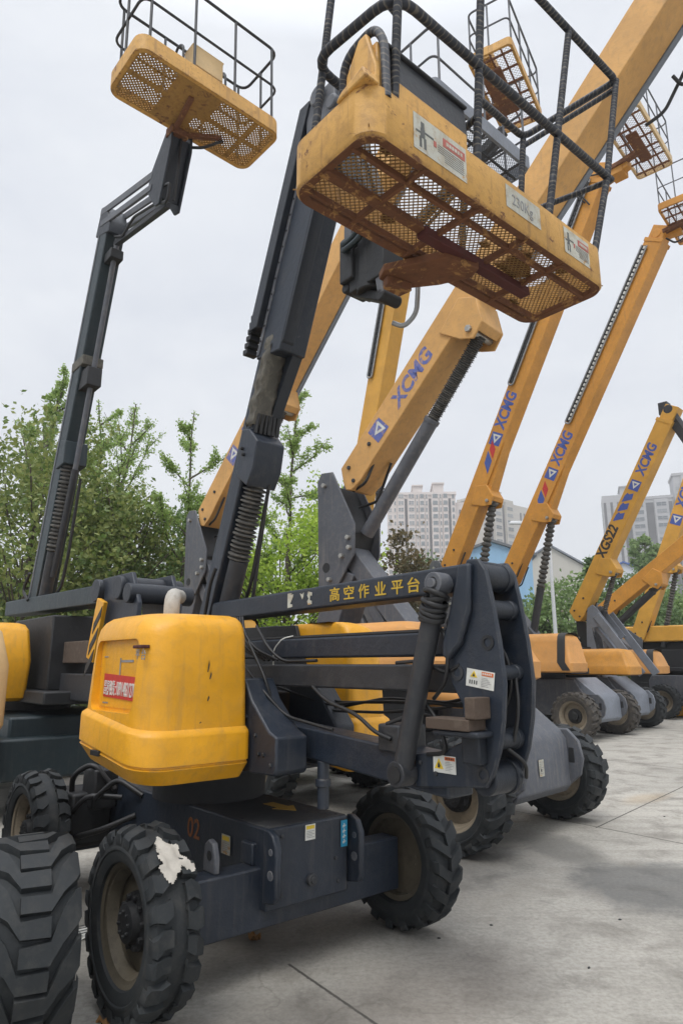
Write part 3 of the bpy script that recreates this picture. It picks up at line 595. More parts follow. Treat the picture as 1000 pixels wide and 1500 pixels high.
    for y0, y1 in ((-.122, -.096), (.096, .122)):
        b = MB(); b.prism(EP, y0, y1); e = b.build('elbow_plate', 'navy', T, .008)
        if y0 < 0:
            b = MB(); b.prism([(x-.045, z) for x, z in ((1.50, 2.17), (1.575, 2.17), (1.56, 1.95), (1.50, 1.80), (1.42, 1.72), (1.385, 1.74), (1.385, 1.80), (1.43, 1.92), (1.485, 2.10))], -.158, -.120); b.build('stiffener', 'navy', e, .014)
            for x, z, rr in ((1.512, 2.10, .018), (1.635, 1.80, .028), (1.45, 1.665, .03), (1.455, 1.88, .014), (1.575, 1.225, .028)):
                b = MB(); b.lathe((x-.045, -.119, z), (0, -1, 0), [(0, rr*1.25), (.008, rr*1.25), (.008, rr*.7), (-.01, rr*.6)], 16, True); b.build('pin_boss', 'black' if rr == .028 and z > 1.7 else 'greydk', e, 0)
            sticker(e, (1.455, -.1225, 1.608), (.155, 0, -.022), (0, 0, 1), .158, .08, 'pinch'); sticker(e, (1.24, -.1225, 1.207), (1, 0, 0), (0, 0, 1), .138, .078, 'warning')
    b = MB(); b.bolts([(x-.045, -.122, z) for x, z in ((1.50, 1.48), (1.60, 1.42), (1.30, 1.20), (1.20, 1.24), (1.55, 1.30))], (0, -1, 0), .011, .008); b.build('plate_bolts', 'greydk', T, 0)
    b = MB(); b.bolts([(x, -.365, z) for x, z in ((-.02, 1.14), (.24, 1.15), (-.02, 1.40), (.08, 1.30))], (0, -1, 0), .012, .008); b.build('plate_bolts', 'greydk', T, 0)
    b = MB(); b.bolts([(.13, y, z) for y, z in ((-.20, .43), (.22, .43), (-.20, .74), (.20, .56))], (1, 0, 0), .012, .008); b.build('plate_bolts', 'greydk', T, 0)
    for x, z, r in ((1.575, 2.11, .066), (1.612, 1.955, .044), (1.630, 1.665, .034), (1.605, 1.37, .044), (1.555, 1.20, .072)):
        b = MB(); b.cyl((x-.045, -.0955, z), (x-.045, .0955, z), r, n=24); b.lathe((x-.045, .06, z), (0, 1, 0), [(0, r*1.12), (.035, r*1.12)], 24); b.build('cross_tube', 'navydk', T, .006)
    hoses(T, [[(1.60, .06, 1.66), (1.63, .03, 1.5), (1.60, .02, 1.36)], [(1.58, 0, 1.33), (1.64, .05, 1.27), (1.60, .1, 1.2)]], .009)
    b = MB(); b.box(1.31, 1.56, -.25, -.124, 1.415, 1.465); b.box(1.535, 1.59, -.24, -.124, 1.466, 1.56); b.build('rest_pad', 'wood', T, .005)
    b = MB(); b.box(1.34, 1.60, -.24, -.124, 1.388, 1.414); b.box(1.46, 1.56, -.18, -.124, 1.27, 1.388); b.build('pad_bracket', 'navydk', T, .008)
    b = MB(); b.cyl((1.08, -.175, 1.19), (1.32, -.175, 1.98), .050, n=20); b.lathe((1.08, -.125, 1.185), (0, -1, 0), [(0, .06), (.10, .06)], 20); b.cyl((1.32, -.175, 1.96), (1.345, -.175, 2.05), .034); c = b.build('riser_cylinder', 'greydk', T, .004)
    b = MB(); b.lathe((1.35, -.128, 2.085), (0, -1, 0), [(0, .055), (.09, .055), (.09, .028), (0.02, .026)], 20); b.cyl((1.35, -.232, 2.085), (1.35, -.085, 2.085), .025); b.build('rod_eye', 'grey', c, .004)
    b = MB(); b.lathe((1.08, -.226, 1.185), (0, -1, 0), [(0, .04), (.006, .04), (.006, .02)], 16); b.build('pin', 'black', c, 0)
    b = MB(); rnd = random.Random(9); p0, p1 = V((1.30, -.175, 1.915)), V((1.337, -.175, 2.035)); d = (p1-p0).normalized()
    for k in range(7):
        n_ = (d+V((rnd.uniform(-.35, .35), rnd.uniform(-.35, .35), 0))).normalized(); c0 = p0.lerp(p1, k/6); a1 = n_.orthogonal().normalized(); a2 = n_.cross(a1); rr = rnd.uniform(.052, .062)
        b.tube([c0+(a1*cos(t)+a2*sin(t))*rr for t in [i*pi/8 for i in range(16)]], .014, 6, 0, True)
    b.build('tape_wrap', 'hose', c, 0, 60)
    hoses(T, [[(.30, -.12, 1.575), (.45, -.14, 1.50), (.7, -.13, 1.44), (.85, -.14, 1.36), (.95, -.12, 1.33)], [(1.15, -.13, 1.56), (1.25, -.10, 1.45), (1.35, -.14, 1.30), (1.2, -.12, 1.28)], [(1.0, .0, 1.52), (1.3, .05, 1.50), (1.42, .05, 1.55)], [(.9, -.1, 1.40), (1.1, -.06, 1.47), (1.3, -.02, 1.42), (1.44, -.02, 1.33)]], .011)
    hoses(T, [[(-.25, -.16, 1.95), (-.05, -.20, 1.80), (.05, -.16, 1.72), (.35, -.13, 1.725)], [(-.28, -.20, 1.85), (-.02, -.24, 1.62), (.02, -.2, 1.45), (-.2, -.2, 1.36)], [(-.30, -.22, 1.70), (.0, -.26, 1.54), (.12, -.18, 1.40), (.5, -.13, 1.345)], [(1.30, -.13, 1.90), (1.38, -.15, 1.80), (1.36, -.15, 1.62), (1.25, -.12, 1.54)], [(1.0, -.12, 1.71), (1.2, -.14, 1.72), (1.34, -.13, 1.66), (1.42, -.12, 1.70)]], .010)
    rnd = random.Random(12); hp = []
    for k in range(4):
        y0 = .13+.03*k; hp.append([(-.4, y0, 1.55+.05*(k % 3)), (.1, y0+.03, 1.46+rnd.uniform(-.06, .05)), (.6, y0, 1.48+rnd.uniform(-.05, .05)), (1.1, y0-.02, 1.50+rnd.uniform(-.05, .03)), (1.42, y0-.06, 1.56)])
    for k in range(4): hp.append([(-.55+.03*k, -.14, 2.02), (-.50+.04*k, -.17, 1.90), (-.42+.05*k, -.15, 1.80), (-.2+.05*k, -.125, 1.73)])
    for k in range(3): hp.append([(1.50, -.10+.05*k, 1.84), (1.58, -.08+.05*k, 1.76), (1.60, -.08+.06*k, 1.60), (1.52, -.06+.05*k, 1.46)])
    hoses(T, hp, .009)
    b = MB(); b.tube([(-.12, -.112, 1.70), (-.10, -.125, 1.80), (-.02, -.115, 1.865), (.02, -.06, 1.88)], .004, 5, .03); b.build('wire_tie', 'white', T, 0, 60)
    # main boom
    def X(z, o=0): return -1.2+(z-1.95)/2.55+o
    b = MB(); b.prism([(X(1.95), 1.95), (X(1.95, .17), 1.95), (X(5.65, .17), 5.65), (X(5.65), 5.65)], -.10, .10); mb = b.build('main_boom', 'navy', T, .012)
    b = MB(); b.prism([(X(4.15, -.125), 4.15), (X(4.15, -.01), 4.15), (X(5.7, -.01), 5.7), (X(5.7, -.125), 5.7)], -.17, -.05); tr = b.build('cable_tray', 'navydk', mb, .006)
    b = MB(); b.prism([(X(3.95, .0), 3.95), (X(3.95, .035), 3.95), (X(5.7, .035), 5.7), (X(5.7, .0), 5.7)], -.122, -.1155); b.build('perforated_strip', 'grey', mb, 0)
    b = MB(); b.bolts([(X(z, .018), -.122, z) for z in [4.05+.11*i for i in range(15)]], (0, -1, 0), .009, .003); b.build('rivets', 'black', mb, 0)
    b = MB()
    for i in range(6): b.box(X(4.0+i*.05, -.15), X(4.0+i*.05, -.09), -.16, -.06, 3.99+i*.05, 4.03+i*.05)
    b.build('drag_chain', 'black', mb, .004)
    b = MB(); b.prism([(X(3.93, -.006), 3.93), (X(3.93, .30), 3.90), (X(5.65, .30), 5.65), (X(5.65, -.006), 5.65)], -.115, .115); b.build('boom_outer_section', 'navy', mb, .010); b = MB(); b.prism([(X(3.42, .17), 3.42), (X(3.95, .17), 3.95), (X(3.95, .296), 3.95)], .02, .11); b.build('gusset', 'navydk', mb, .004); b = MB(); b.prism([(X(3.94, .30), 3.94), (X(5.65, .30), 5.65), (X(5.65, .325), 5.65), (X(3.96, .325), 3.96)], -.112, -.01); b.build('wear_strip', 'navydk', mb, .004)
    b = MB(); b.prism([(X(3.2, .06), 3.12), (X(3.4, .05), 3.42), (X(3.36, .17), 3.40), (X(3.28, .31), 3.28), (X(3.1, .34), 3.08), (X(3.0, .30), 2.96), (X(3.08, .14), 3.05)], -.125, .125); cb = b.build('cylinder_bracket', 'navy', T, .012)
    b = MB(); b.bolts([(X(3.26, .13), -.125, 3.26), (X(3.21, .17), -.125, 3.21)], (0, -1, 0), .014, .018); b.build('bolts', 'black', cb, 0)
    b = MB(); b.cyl((X(1.95, .24), 0, 1.95), (X(2.46, .245), 0, 2.46), .072, n=20); c = b.build('boom_cylinder', 'greydk', T, .005)
    b = MB(); b.bellows((X(2.46, .235), 0, 2.46), (X(3.04, .235), 0, 3.04), .055, .084, 20); b.build('bellows', 'bellows', c, 0, 25)
    hoses(T, [[(X(2.9, .30), .08, 2.9), (X(2.5, .34), .10, 2.5), (X(2.2, .40), .10, 2.2), (X(2.0, .40), .12, 2.1), (X(2.0, .25), .10, 2.05)], [(X(3.0, .32), .06, 3.0), (X(2.6, .33), .08, 2.6), (X(2.3, .36), .08, 2.3), (X(2.0, .3), .1, 2.02)], [(-1.0, -.14, 2.0), (-.9, -.15, 2.3), (-.85, -.14, 2.4)]], .014)
    b = MB(); n, k = 16, 8; rnd = random.Random(2); vs = []
    for i in range(n+1):
        z = 3.42+.62*i/n; w_ = .5+.5*sin(i*1.7)
        for j in range(k+1):
            t = j/k; jit = rnd.uniform(-.014, .014)
            if t < .55: p = (X(z, .085+.10*t/.55)+jit, -.108+rnd.uniform(-.02, .004)-.01*w_, z+rnd.uniform(-.012, .012))
            else: p = (X(z, .18)+rnd.uniform(0, .025), -.108+.13*(t-.55)/.45+jit, z+rnd.uniform(-.012, .012))
            vs.append(p)
    b.add(vs, [(i*(k+1)+j, i*(k+1)+j+1, (i+1)*(k+1)+j+1, (i+1)*(k+1)+j) for i in range(n) for j in range(k)]); o = b.build('torn_hose_wrap', 'rag', mb, 0, 60)
    md = o.modifiers.new('thick', 'SOLIDIFY'); md.thickness = .008
    b = MB()
    for i in range(6): b.tube([(X(3.38, .20)+.004*i, -.09+.035*i, 3.36), (X(3.5, .19), -.09+.035*i, 3.5)], .015, 6)
    b.build('boom_hose', 'hose', mb, 0, 60)
    # boom head, jib and platform rotator
    b = MB(); b.box(.20, .52, -.15, .15, 5.45, 5.72); b.cyl((.36, -.19, 5.66), (.36, .19, 5.66), .075); b.cyl((.50, -.17, 5.52), (.50, .17, 5.52), .055); b.build('boom_head', 'grey', T, .012)
    b = MB(); b.beam((.42, 0, 5.62), (.80, 0, 4.36), .18, .16); b.beam((.52, 0, 5.50), (.90, 0, 4.30), .06, .07); b.build('jib', 'navydk', T, .01)
    b = MB(); b.beam((.58, -.07, 4.62), (.56, -.07, 4.08), .02, .07); b.beam((.58, .07, 4.62), (.56, .07, 4.08), .02, .07); b.beam((.84, -.07, 4.12), (.88, -.07, 3.90), .02, .05); b.build('link_plate', 'grey', T, .005)
    b = MB(); b.beam((.56, 0, 4.08), (.86, 0, 3.90), .09, .06); b.cyl((.56, -.09, 4.08), (.56, .09, 4.08), .035); b.cyl((.87, -.08, 3.90), (.87, .08, 3.90), .04); b.cyl((.72, 0, 4.0), (.74, 0, 4.45), .10, n=20); b.box(.60, .92, -.09, .09, 4.02, 4.32); b.box(.54, .66, -.12, .12, 4.10, 4.40); b.build('platform_rotator', 'black', T, .01)
    hoses(T, [[(.60, -.08, 4.42), (.58, -.14, 4.36), (.68, -.15, 4.33), (.78, -.14, 4.40)], [(.58, -.10, 4.36), (.62, -.16, 4.28), (.76, -.15, 4.30), (.84, -.12, 4.42)]], .02, 'teal')
    hoses(T, [[(.98, .12, 4.2), (.99, .14, 4.0), (.95, .16, 3.82), (.86, .14, 3.76), (.80, .10, 3.80)]], .016, 'steel')
    # platform
    b = MB(); Wh, Lh, toe = .285, .965, .232; r = .11
    o_ = rrect(-Wh, Wh, -Lh, Lh, r, 7); i_ = rrect(-Wh+.015, Wh-.015, -Lh+.015, Lh-.015, r*.9, 7); e_ = rrect(-Wh+.012, Wh-.012, -Lh+.012, Lh-.012, r*.9, 7)
    b.loft([[(x, y, -.012) for x, y in e_], [(x, y, 0) for x, y in o_], [(x, y, toe) for x, y in o_], [(x, y, toe+.004) for x, y in i_], [(x, y, .0) for x, y in i_], [(x, y, -.012) for x, y in e_]], False)
    bk = b.build('basket', 'basket', T, 0, 45); bk.location = (1.54, -.085, 3.872)
    b = MB(); f_ = rrect(-Wh+.055, Wh-.055, -Lh+.055, Lh-.055, r*.6, 7)
    b.loft([[(x, y, -.016) for x, y in e_], [(x, y, -.010) for x, y in f_], [(x, y, .018) for x, y in f_], [(x, y, .018) for x, y in e_], [(x, y, -.016) for x, y in e_]], False)
    for y in (-.60, -.20, .18, .52): b.beam((-Wh+.02, y, -.002), (Wh-.02, y, -.002), .024, .034, (0, 1, 0))
    b.beam((-.045, -Lh+.03, -.004), (-.045, -.30, -.004), .05, .036, (1, 0, 0)); b.beam((.14, -Lh+.03, .0), (.14, Lh-.03, .0), .022, .034, (1, 0, 0)); b.beam((-.20, -Lh+.03, .001), (-.20, Lh-.03, .001), .02, .032, (1, 0, 0)); b.build('floor_frame', 'rust', bk, .004)
    b = MB(); b.beam((-.045, -.30, -.022), (-.045, .60, -.022), .065, .05, (1, 0, 0)); b.build('floor_channel', 'rustred', bk, .006)
    b = MB(); floor_mesh(b, -Wh+.02, Wh-.02, -Lh+.02, Lh-.02, .024, .031, .0055, .004); b.build('mesh_floor', 'mesh', bk, 0, 0)
    b = MB(); rnd = random.Random(4)
    for cx, cy, s in ((.03, .40, .16), (.12, .34, .08), (-.13, -.45, .07), (.2, -.78, .05), (.05, .1, .05), (-.2, .7, .06), (.18, .62, .05), (-.1, -.05, .04)):
        b = MB(); b.prism([(cx+s*rnd.uniform(.5, 1)*.7*cos(a), cy+s*rnd.uniform(.5, 1.1)*sin(a)) for a in [i*pi/6 for i in range(12)]], .028, .034, 'z'); b.build('caked_mud', 'rust', bk, 0, 0)
    b = MB(); b.prism([(-.44, -.22), (-.36, -.26), (-.06, -.10), (-.01, .12), (-.09, .16), (-.26, .08), (-.44, -.06)], -.075, -.03, 'z'); b.prism([(-.43, -.20), (-.37, -.22), (-.34, -.06), (-.43, -.07)], -.13, -.075, 'z'); b.build('mount_bracket', 'rust', bk, .006)
    b = MB(); b.box(Wh-.05, Wh-.03, -.80, -.28, toe+.02, toe+.13); b.box(Wh-.05, Wh-.02, -.80, -.28, toe-.03, toe+.03); b.build('raised_toe_panel', 'basket', bk, .005)
    b = MB(); b.prism([(Wh-.10, toe+.12), (Wh-.032, toe+.12), (Wh-.045, toe+.29), (Wh-.12, toe+.29)], -.84, -.27); b.box(Wh-.05, Wh-.025, -.84, -.27, toe+.285, toe+.30); b.build('control_console', 'greydk', bk, .008)
    b = MB(); b.prism([(Wh-.22, toe-.02), (Wh-.02, toe-.02), (Wh-.02, toe+.12), (Wh-.08, toe+.33), (Wh-.13, toe+.33), (Wh-.22, toe+.18)], -.905, -.875); b.box(Wh-.2, Wh-.04, -.875, -.82, toe+.02, toe+.28); b.prism([(Wh-.2, toe), (Wh+.0, toe), (Wh-.02, toe+.06), (Wh-.16, toe+.03)], -.98, -.90); b.build('console_cover', 'basket', bk, .008)
    b = MB(); a, a_ = Wh-.015, -Wh+.02
    b.tube([(a, 1.17, .86), (a, -.78, .82), (a_, -.84, .82), (a_, -.30, .78)], .0245, 12, .13); b.tube([(a, 1.17, .86), (a_, .95, .80), (a_, .2, .79)], .019, 10, .08); b.build('middle_rail', 'wrap', bk, 0, 60)
    b = MB(); b.tube([(a, -.72, 1.74), (a, 1.40, 1.78), (a_, 1.05, 1.48), (a_, .55, 1.48)], .0235, 10, .06); b.tube([(a, 1.38, 1.70), (a_, 1.05, 1.41)], .02, 10); b.tube([(a, -.72, 1.74), (a_, -.66, 1.74), (a_, -.2, 1.6)], .022, 10, .1); b.build('top_rail', 'wrap', bk, 0, 60)
    for p in ([(a-.012, -.79, .20), (a, -.70, 1.74)], [(a-.012, -.22, .20), (a, -.08, 1.75)], [(a-.012, .40, .20), (a, .80, 1.77)], [(a-.012, .88, .20), (a, 1.12, .85), (a, 1.40, 1.78)], [(a_, -.84, .20), (a_, -.67, 1.74)], [(a_, .86, .20), (a_, 1.05, 1.48)], [(a_, .30, .20), (a_, .36, .8)]):
        b = MB(); b.tube(p, .021, 12, .1); b.build('rail_post', 'wrap', bk, 0, 60)
    b = MB(); b.tube([(Wh-.24, -.90, .20), (Wh-.22, -.91, .52), (Wh-.06, -.87, .60), (Wh-.01, -.86, .50), (Wh-.01, -.85, .20)], .02, 10, .12); b.build('console_guard', 'wrap', bk, 0, 60)
    b = MB(); b.tube([(Wh-.02, -.21, .50), (a_+.1, -.10, .56)], .018, 10); b.build('entry_bar', 'wrap', bk, 0, 60)
    sticker(bk, (Wh+.0005, -.70, .035), (0, 1, 0), (0, 0, 1), .36, .185, 'man', 'warning_label', 'dirtywhite')
    p = sticker(bk, (Wh+.0005, -.03, .07), (0, 1, 0), (0, 0, 1), .30, .13, 'none', 'load_plate', 'dirtywhite')
    text('lettering', '230Kg', p, (Wh+.004, .02, .105), (0, 1, 0), (0, 0, 1), .085, 'inkgrey', .18)
    sticker(bk, (Wh+.0005, .50, .045), (0, 1, 0), (0, 0, 1), .26, .16, 'man', 'warning_label', 'dirtywhite')
lift_front()

# ------------------------------------------------------------------ left articulated lift
def lift_left():
    T = thing('boom_lift', 'dark teal articulated boom lift at left, its perforated yellow basket high at top left', 'boom lift', (-3.43, 8.67, 0), radians(-49.5), 'boom lifts parked in rows on the yard')
    b = MB(); b.box(-3.0, .35, -.72, .72, .42, 1.12); b.box(-.3, .55, -.95, .95, .45, .90); b.build('chassis', 'teal', T, .03)
    b = MB(); b.prism([(.3, .45), (.62, .5), (.68, .62), (.68, 1.0), (.6, 1.12), (.3, 1.12)], -1.0, -.9); b.prism([(.3, .45), (.62, .5), (.68, .62), (.68, 1.0), (.6, 1.12), (.3, 1.12)], .9, 1.0); b.build('axle_guard', 'teal', T, .02)
    for x, y in ((-.35, -1.0), (-.35, .95), (-2.7, -1.0), (-2.7, .95)): wheel(T, x, y, .45, .34, 'worn', 'rubber', 'rimdk')
    b = MB(); b.cyl((-1.3, 0, 1.1), (-1.3, 0, 1.3), .5, n=28); b.box(-2.4, .6, -.45, .45, 1.25, 1.4); b.build('turntable', 'black', T, .02)
    def sl(y0, y1): return [(1.27, -1.4, -.22, y0+.06, y1-.03, .08), (1.31, -1.45, -.15, y0, y1, .06), (1.75, -1.45, -.05, y0, y1, .06), (2.12, -1.4, -.17, y0+.05, y1-.02, .06), (2.19, -1.35, -.25, y0+.1, y1-.05, .06), (2.215, -1.25, -.35, y0+.2, y1-.1, .06)]
    for y0, y1 in ((-1.2, -.42), (.5, 1.2)):
        h = hood(T, sl(y0, y1), 'yellow')
        if y0 < 0:
            b = MB(); b.box(-.17, -.155, y0+.2, y0+.206, 1.4, 2.05); b.build('door_seam', 'black', h, 0, 0)
    b = MB(); b.box(-1.6, 2.3, -.14, .14, 1.72, 1.975); o = b.build('riser_arm', 'wood', T, .012)
    b = MB(); b.box(-1.6, 2.3, -.15, .15, 1.30, 1.60); b.build('riser_arm', 'greydk', T, .012)
    b = MB(); b.box(-1.4, .2, -.3, .3, 1.4, 2.3); b.build('turret_body', 'black', T, .02)
    b = MB(); b.prism([(-2.6, 2.44), (2.0, 2.36), (2.0, 2.58), (-2.6, 2.66)], -.15, .15); b.build('upper_arm', 'teal', T, .016)
    for y0, y1 in ((-.24, -.19), (.19, .24)):
        b = MB(); b.prism([(1.55, 2.62), (2.3, 2.62), (2.5, 2.3), (2.45, 1.5), (2.2, 1.2), (1.7, 1.2), (1.75, 1.9)], y0, y1); b.build('elbow_plate', 'navy', T, .012)
    for x, z, r, n in ((1.5, 2.49, .125, 0), (2.1, 2.47, .12, 0), (2.35, 2.40, .10, 0), (2.3, 1.9, .07, 0), (2.1, 1.35, .1, 0)):
        b = MB(); b.cyl((x, -.30, z), (x, .40, z), r, n=24); b.build('cross_tube', 'navydk', T, .01)
    b = MB(); b.beam((1.745, -.30, 2.37), (1.56, -.30, 1.75), .05, .20); hz = b.build('striped_bar', 'yellow', T, .008)
    b = MB()
    for k in range(3): b.prism([(1.825-.07*k, 2.30-.22*k), (1.625-.07*k, 2.13-.22*k), (1.60-.07*k, 2.02-.22*k), (1.795-.07*k, 2.19-.22*k)], -.331, -.326)
    b.build('hazard_stripe', 'ink', hz, 0, 0)
    # main boom
    def X(z, o=0): return -1.52+(z-2.6)/3.15+o
    b = MB(); b.prism([(X(2.6), 2.6), (X(2.6, .36), 2.6), (X(7.8, .31), 7.8), (X(7.8), 7.8)], -.13, .13); mb = b.build('main_boom', 'teal', T, .015)
    b = MB(); b.prism([(X(2.6, -.012), 2.6), (X(2.6, .05), 2.6), (X(7.8, .04), 7.8), (X(7.8, -.012), 7.8)], -.137, -.131); b.build('boom_edge_strip', 'grey', mb, 0)
    b = MB(); b.tube([(X(4.3, .56), .0, 4.3), (X(7.5, .45), .0, 7.5)], .036, 10); b.build('telescope_rod', 'grey', mb, 0, 60)
    b = MB(); b.tube([(X(2.9, .50), .0, 2.9), (X(4.35, .56), .0, 4.35)], .046, 10); b.build('telescope_rod', 'greydk', mb, 0, 60)
    for q in ((X(5.55, .30), X(5.55, .63), -.10, .10, 5.45, 5.72), (X(7.3, .30), X(7.3, .54), -.09, .09, 7.18, 7.32)):
        b = MB(); b.box(*q); b.build('rod_clamp', 'black', mb, .01)
    b = MB(); b.box(X(5.85, -.02), X(5.85, .42), -.145, .145, 5.78, 5.92); b.build('wear_pad', 'rag', mb, .01)
    b = MB(); b.cyl((X(2.5, .42), -.03, 2.55), (X(3.25, .42), -.03, 3.25), .085); c = b.build('boom_cylinder', 'greydk', T, .006)
    b = MB(); b.bellows((X(3.25, .42), -.03, 3.25), (X(4.45, .36), -.03, 4.45), .06, .10, 22); b.build('bellows', 'bellows', c, 0, 25)
    b = MB(); b.prism([(X(4.4, .2), 4.4), (X(4.4, .52), 4.42), (X(4.75, .40), 4.75), (X(4.75, .2), 4.8)], -.16, .16); b.build('cylinder_bracket', 'teal', T, .012)
    hoses(T, [[(X(4.2, .7), .05, 4.2), (X(3.2, .75), .07, 3.2), (X(2.8, .7), .07, 2.75), (X(2.6, .5), .05, 2.6)], [(X(3.0, -.1), -.15, 3.0), (X(2.7, -.15), -.18, 2.75), (X(2.6, .1), -.16, 2.6)]], .022)
    # jib
    b = MB(); b.prism([(-.02, 7.72), (.14, 8.12), (.30, 8.06), (.50, 7.72), (.50, 7.55)], -.14, .14); b.build('boom_head', 'navydk', T, .012)
    for y in (-.13, .13):
        b = MB(); b.beam((.12, y, 8.05), (1.85, y, 7.60), .03, .10); b.build('jib_link', 'grey', T, .006)
        b = MB(); b.beam((.16, y, 7.84), (1.86, y, 7.42), .04, .085); b.build('jib_link', 'grey', T, .006)
    b = MB(); b.beam((.42, 0, 7.44), (2.06, 0, 7.12), .07, .065); b.build('jib_cylinder', 'greydk', T, .006)
    b = MB(); b.prism([(1.74, 7.40), (1.78, 7.62), (2.20, 8.02), (2.34, 8.0), (2.34, 7.75), (2.10, 7.05), (1.98, 7.08)], -.14, -.11); b.prism([(1.74, 7.40), (1.78, 7.62), (2.20, 8.02), (2.34, 8.0), (2.34, 7.75), (2.10, 7.05), (1.98, 7.08)], .11, .14); b.prism([(1.85, 7.40), (2.18, 7.98), (2.3, 7.9), (2.08, 7.15)], -.11, .11); b.build('jib_head', 'navydk', T, .01)
    hoses(T, [[(2.10, -.1, 7.3), (2.35, -.12, 7.2), (2.25, -.1, 7.0), (2.05, -.1, 7.1)], [(2.2, .1, 7.9), (2.5, .2, 7.75), (2.6, .35, 7.85), (2.5, .45, 7.98)], [(2.30, 0, 7.9), (2.32, -.02, 7.5), (2.2, 0, 7.1)], [(.5, -.05, 7.5), (.8, -.05, 7.35), (1.0, 0, 7.55), (1.9, 0, 7.3)]], .018)
    # basket with perforated floor
    bk = basket(T, (2.66, .02, 8.0), (0, radians(-2), radians(2)), .93, .40, .19, 'basket', 'greydk', 1.25, .14, None, .018, box=None, posts=4)
    b = MB(); rnd = random.Random(8)
    def solid(x, y):
        return abs(y+.15) < .28 and not (-.24 < x < -.05 and .0 < y < .1) or abs(x-.02) < .03 or abs(y) > .86 or abs(x) > .34 or (abs(x) > .30 and abs(y) > .82) or (rnd.random() < .06) or (.02 < x and .0 < y < .12) or abs(y-.60) < .03 or (x > .1 and -.35 < y < .1)
    holes_plate(b, -.385, .385, -.915, .915, -.004, .022, .0072, solid); b.build('perforated_floor', 'perf', bk, 0, 0)
    b = MB(); b.beam((-.36, -.10, -.03), (.18, -.18, -.015), .06, .05, (0, 1, 0)); b.beam((-.36, -.02, -.04), (-.10, .40, -.02), .06, .05, (0, 0, 1)); b.box(-.46, -.30, -.16, .06, -.10, .02); b.build('mount_bracket', 'rust', bk, .008)
    b = MB(); b.loft([[(.22+px, -.06+py, z) for px, py in rrect(-.10, .10, -.20, .20, .015, 2)] for z in (.30, .56)]+[[(.22+px*1.1, -.06+py*1.05, .575) for px, py in rrect(-.10, .10, -.20, .20, .015, 2)]]); b.build('control_box', 'bleached', bk, .008)
    for y in (-.32, .24):
        b = MB(); b.tube([(.22, y, .12), (.20, y, .62), (.05, y, .70), (.0, y, .55), (.1, y, .14)], .015, 7, .1); b.build('console_guard', 'greydk', bk, 0, 60)
lift_left()

# ------------------------------------------------------------------ lift whose front wheel fills the lower left corner
def lift_corner():
    T = thing('boom_lift', 'mostly hidden boom lift at left edge, only big front tyre and pale hood showing', 'boom lift', (-2.345, 3.03, 0), radians(-60), 'boom lifts parked in rows on the yard')
    b = MB(); b.box(-2.9, .05, -.42, .42, .40, .80); b.box(-.12, .05, -.80, .80, .30, .62); b.box(-2.6, -2.4, -.8, .8, .30, .62); b.build('chassis', 'navy', T, .012)
    for x, y in ((0, -.98), (0, .98), (-2.9, -1.05), (-2.9, .62)): wheel(T, x, y, .45, .36, 'wide', 'rubber', 'rimdk', 0, .07)
    b = MB(); b.cyl((-1.2, 0, .8), (-1.2, 0, 1.05), .42, n=28); b.box(-2.4, -.3, -.45, .45, 1.05, 1.2); b.build('turntable', 'navydk', T, .012)
    for y0, y1, m in ((-1.02, -.40, 'bleached'), (.33, .868, 'bleached')):
        hood(T, [(1.25, -1.5, -.80, y0+.05, y1-.05, .1), (1.35, -1.55, -.72, y0, y1, .14), (1.7, -1.55, -.72, y0, y1, .18), (1.9, -1.5, -.78, y0+.04, y1-.05, .2), (2.0, -1.4, -.9, y0+.1, y1-.14, .2)], m)
    b = MB(); b.box(-2.6, -1.2, -.12, .12, 1.3, 1.5); b.box(-2.6, -1.3, -.12, .12, 1.6, 1.8); b.build('riser_arm', 'navy', T, .012)
lift_corner()

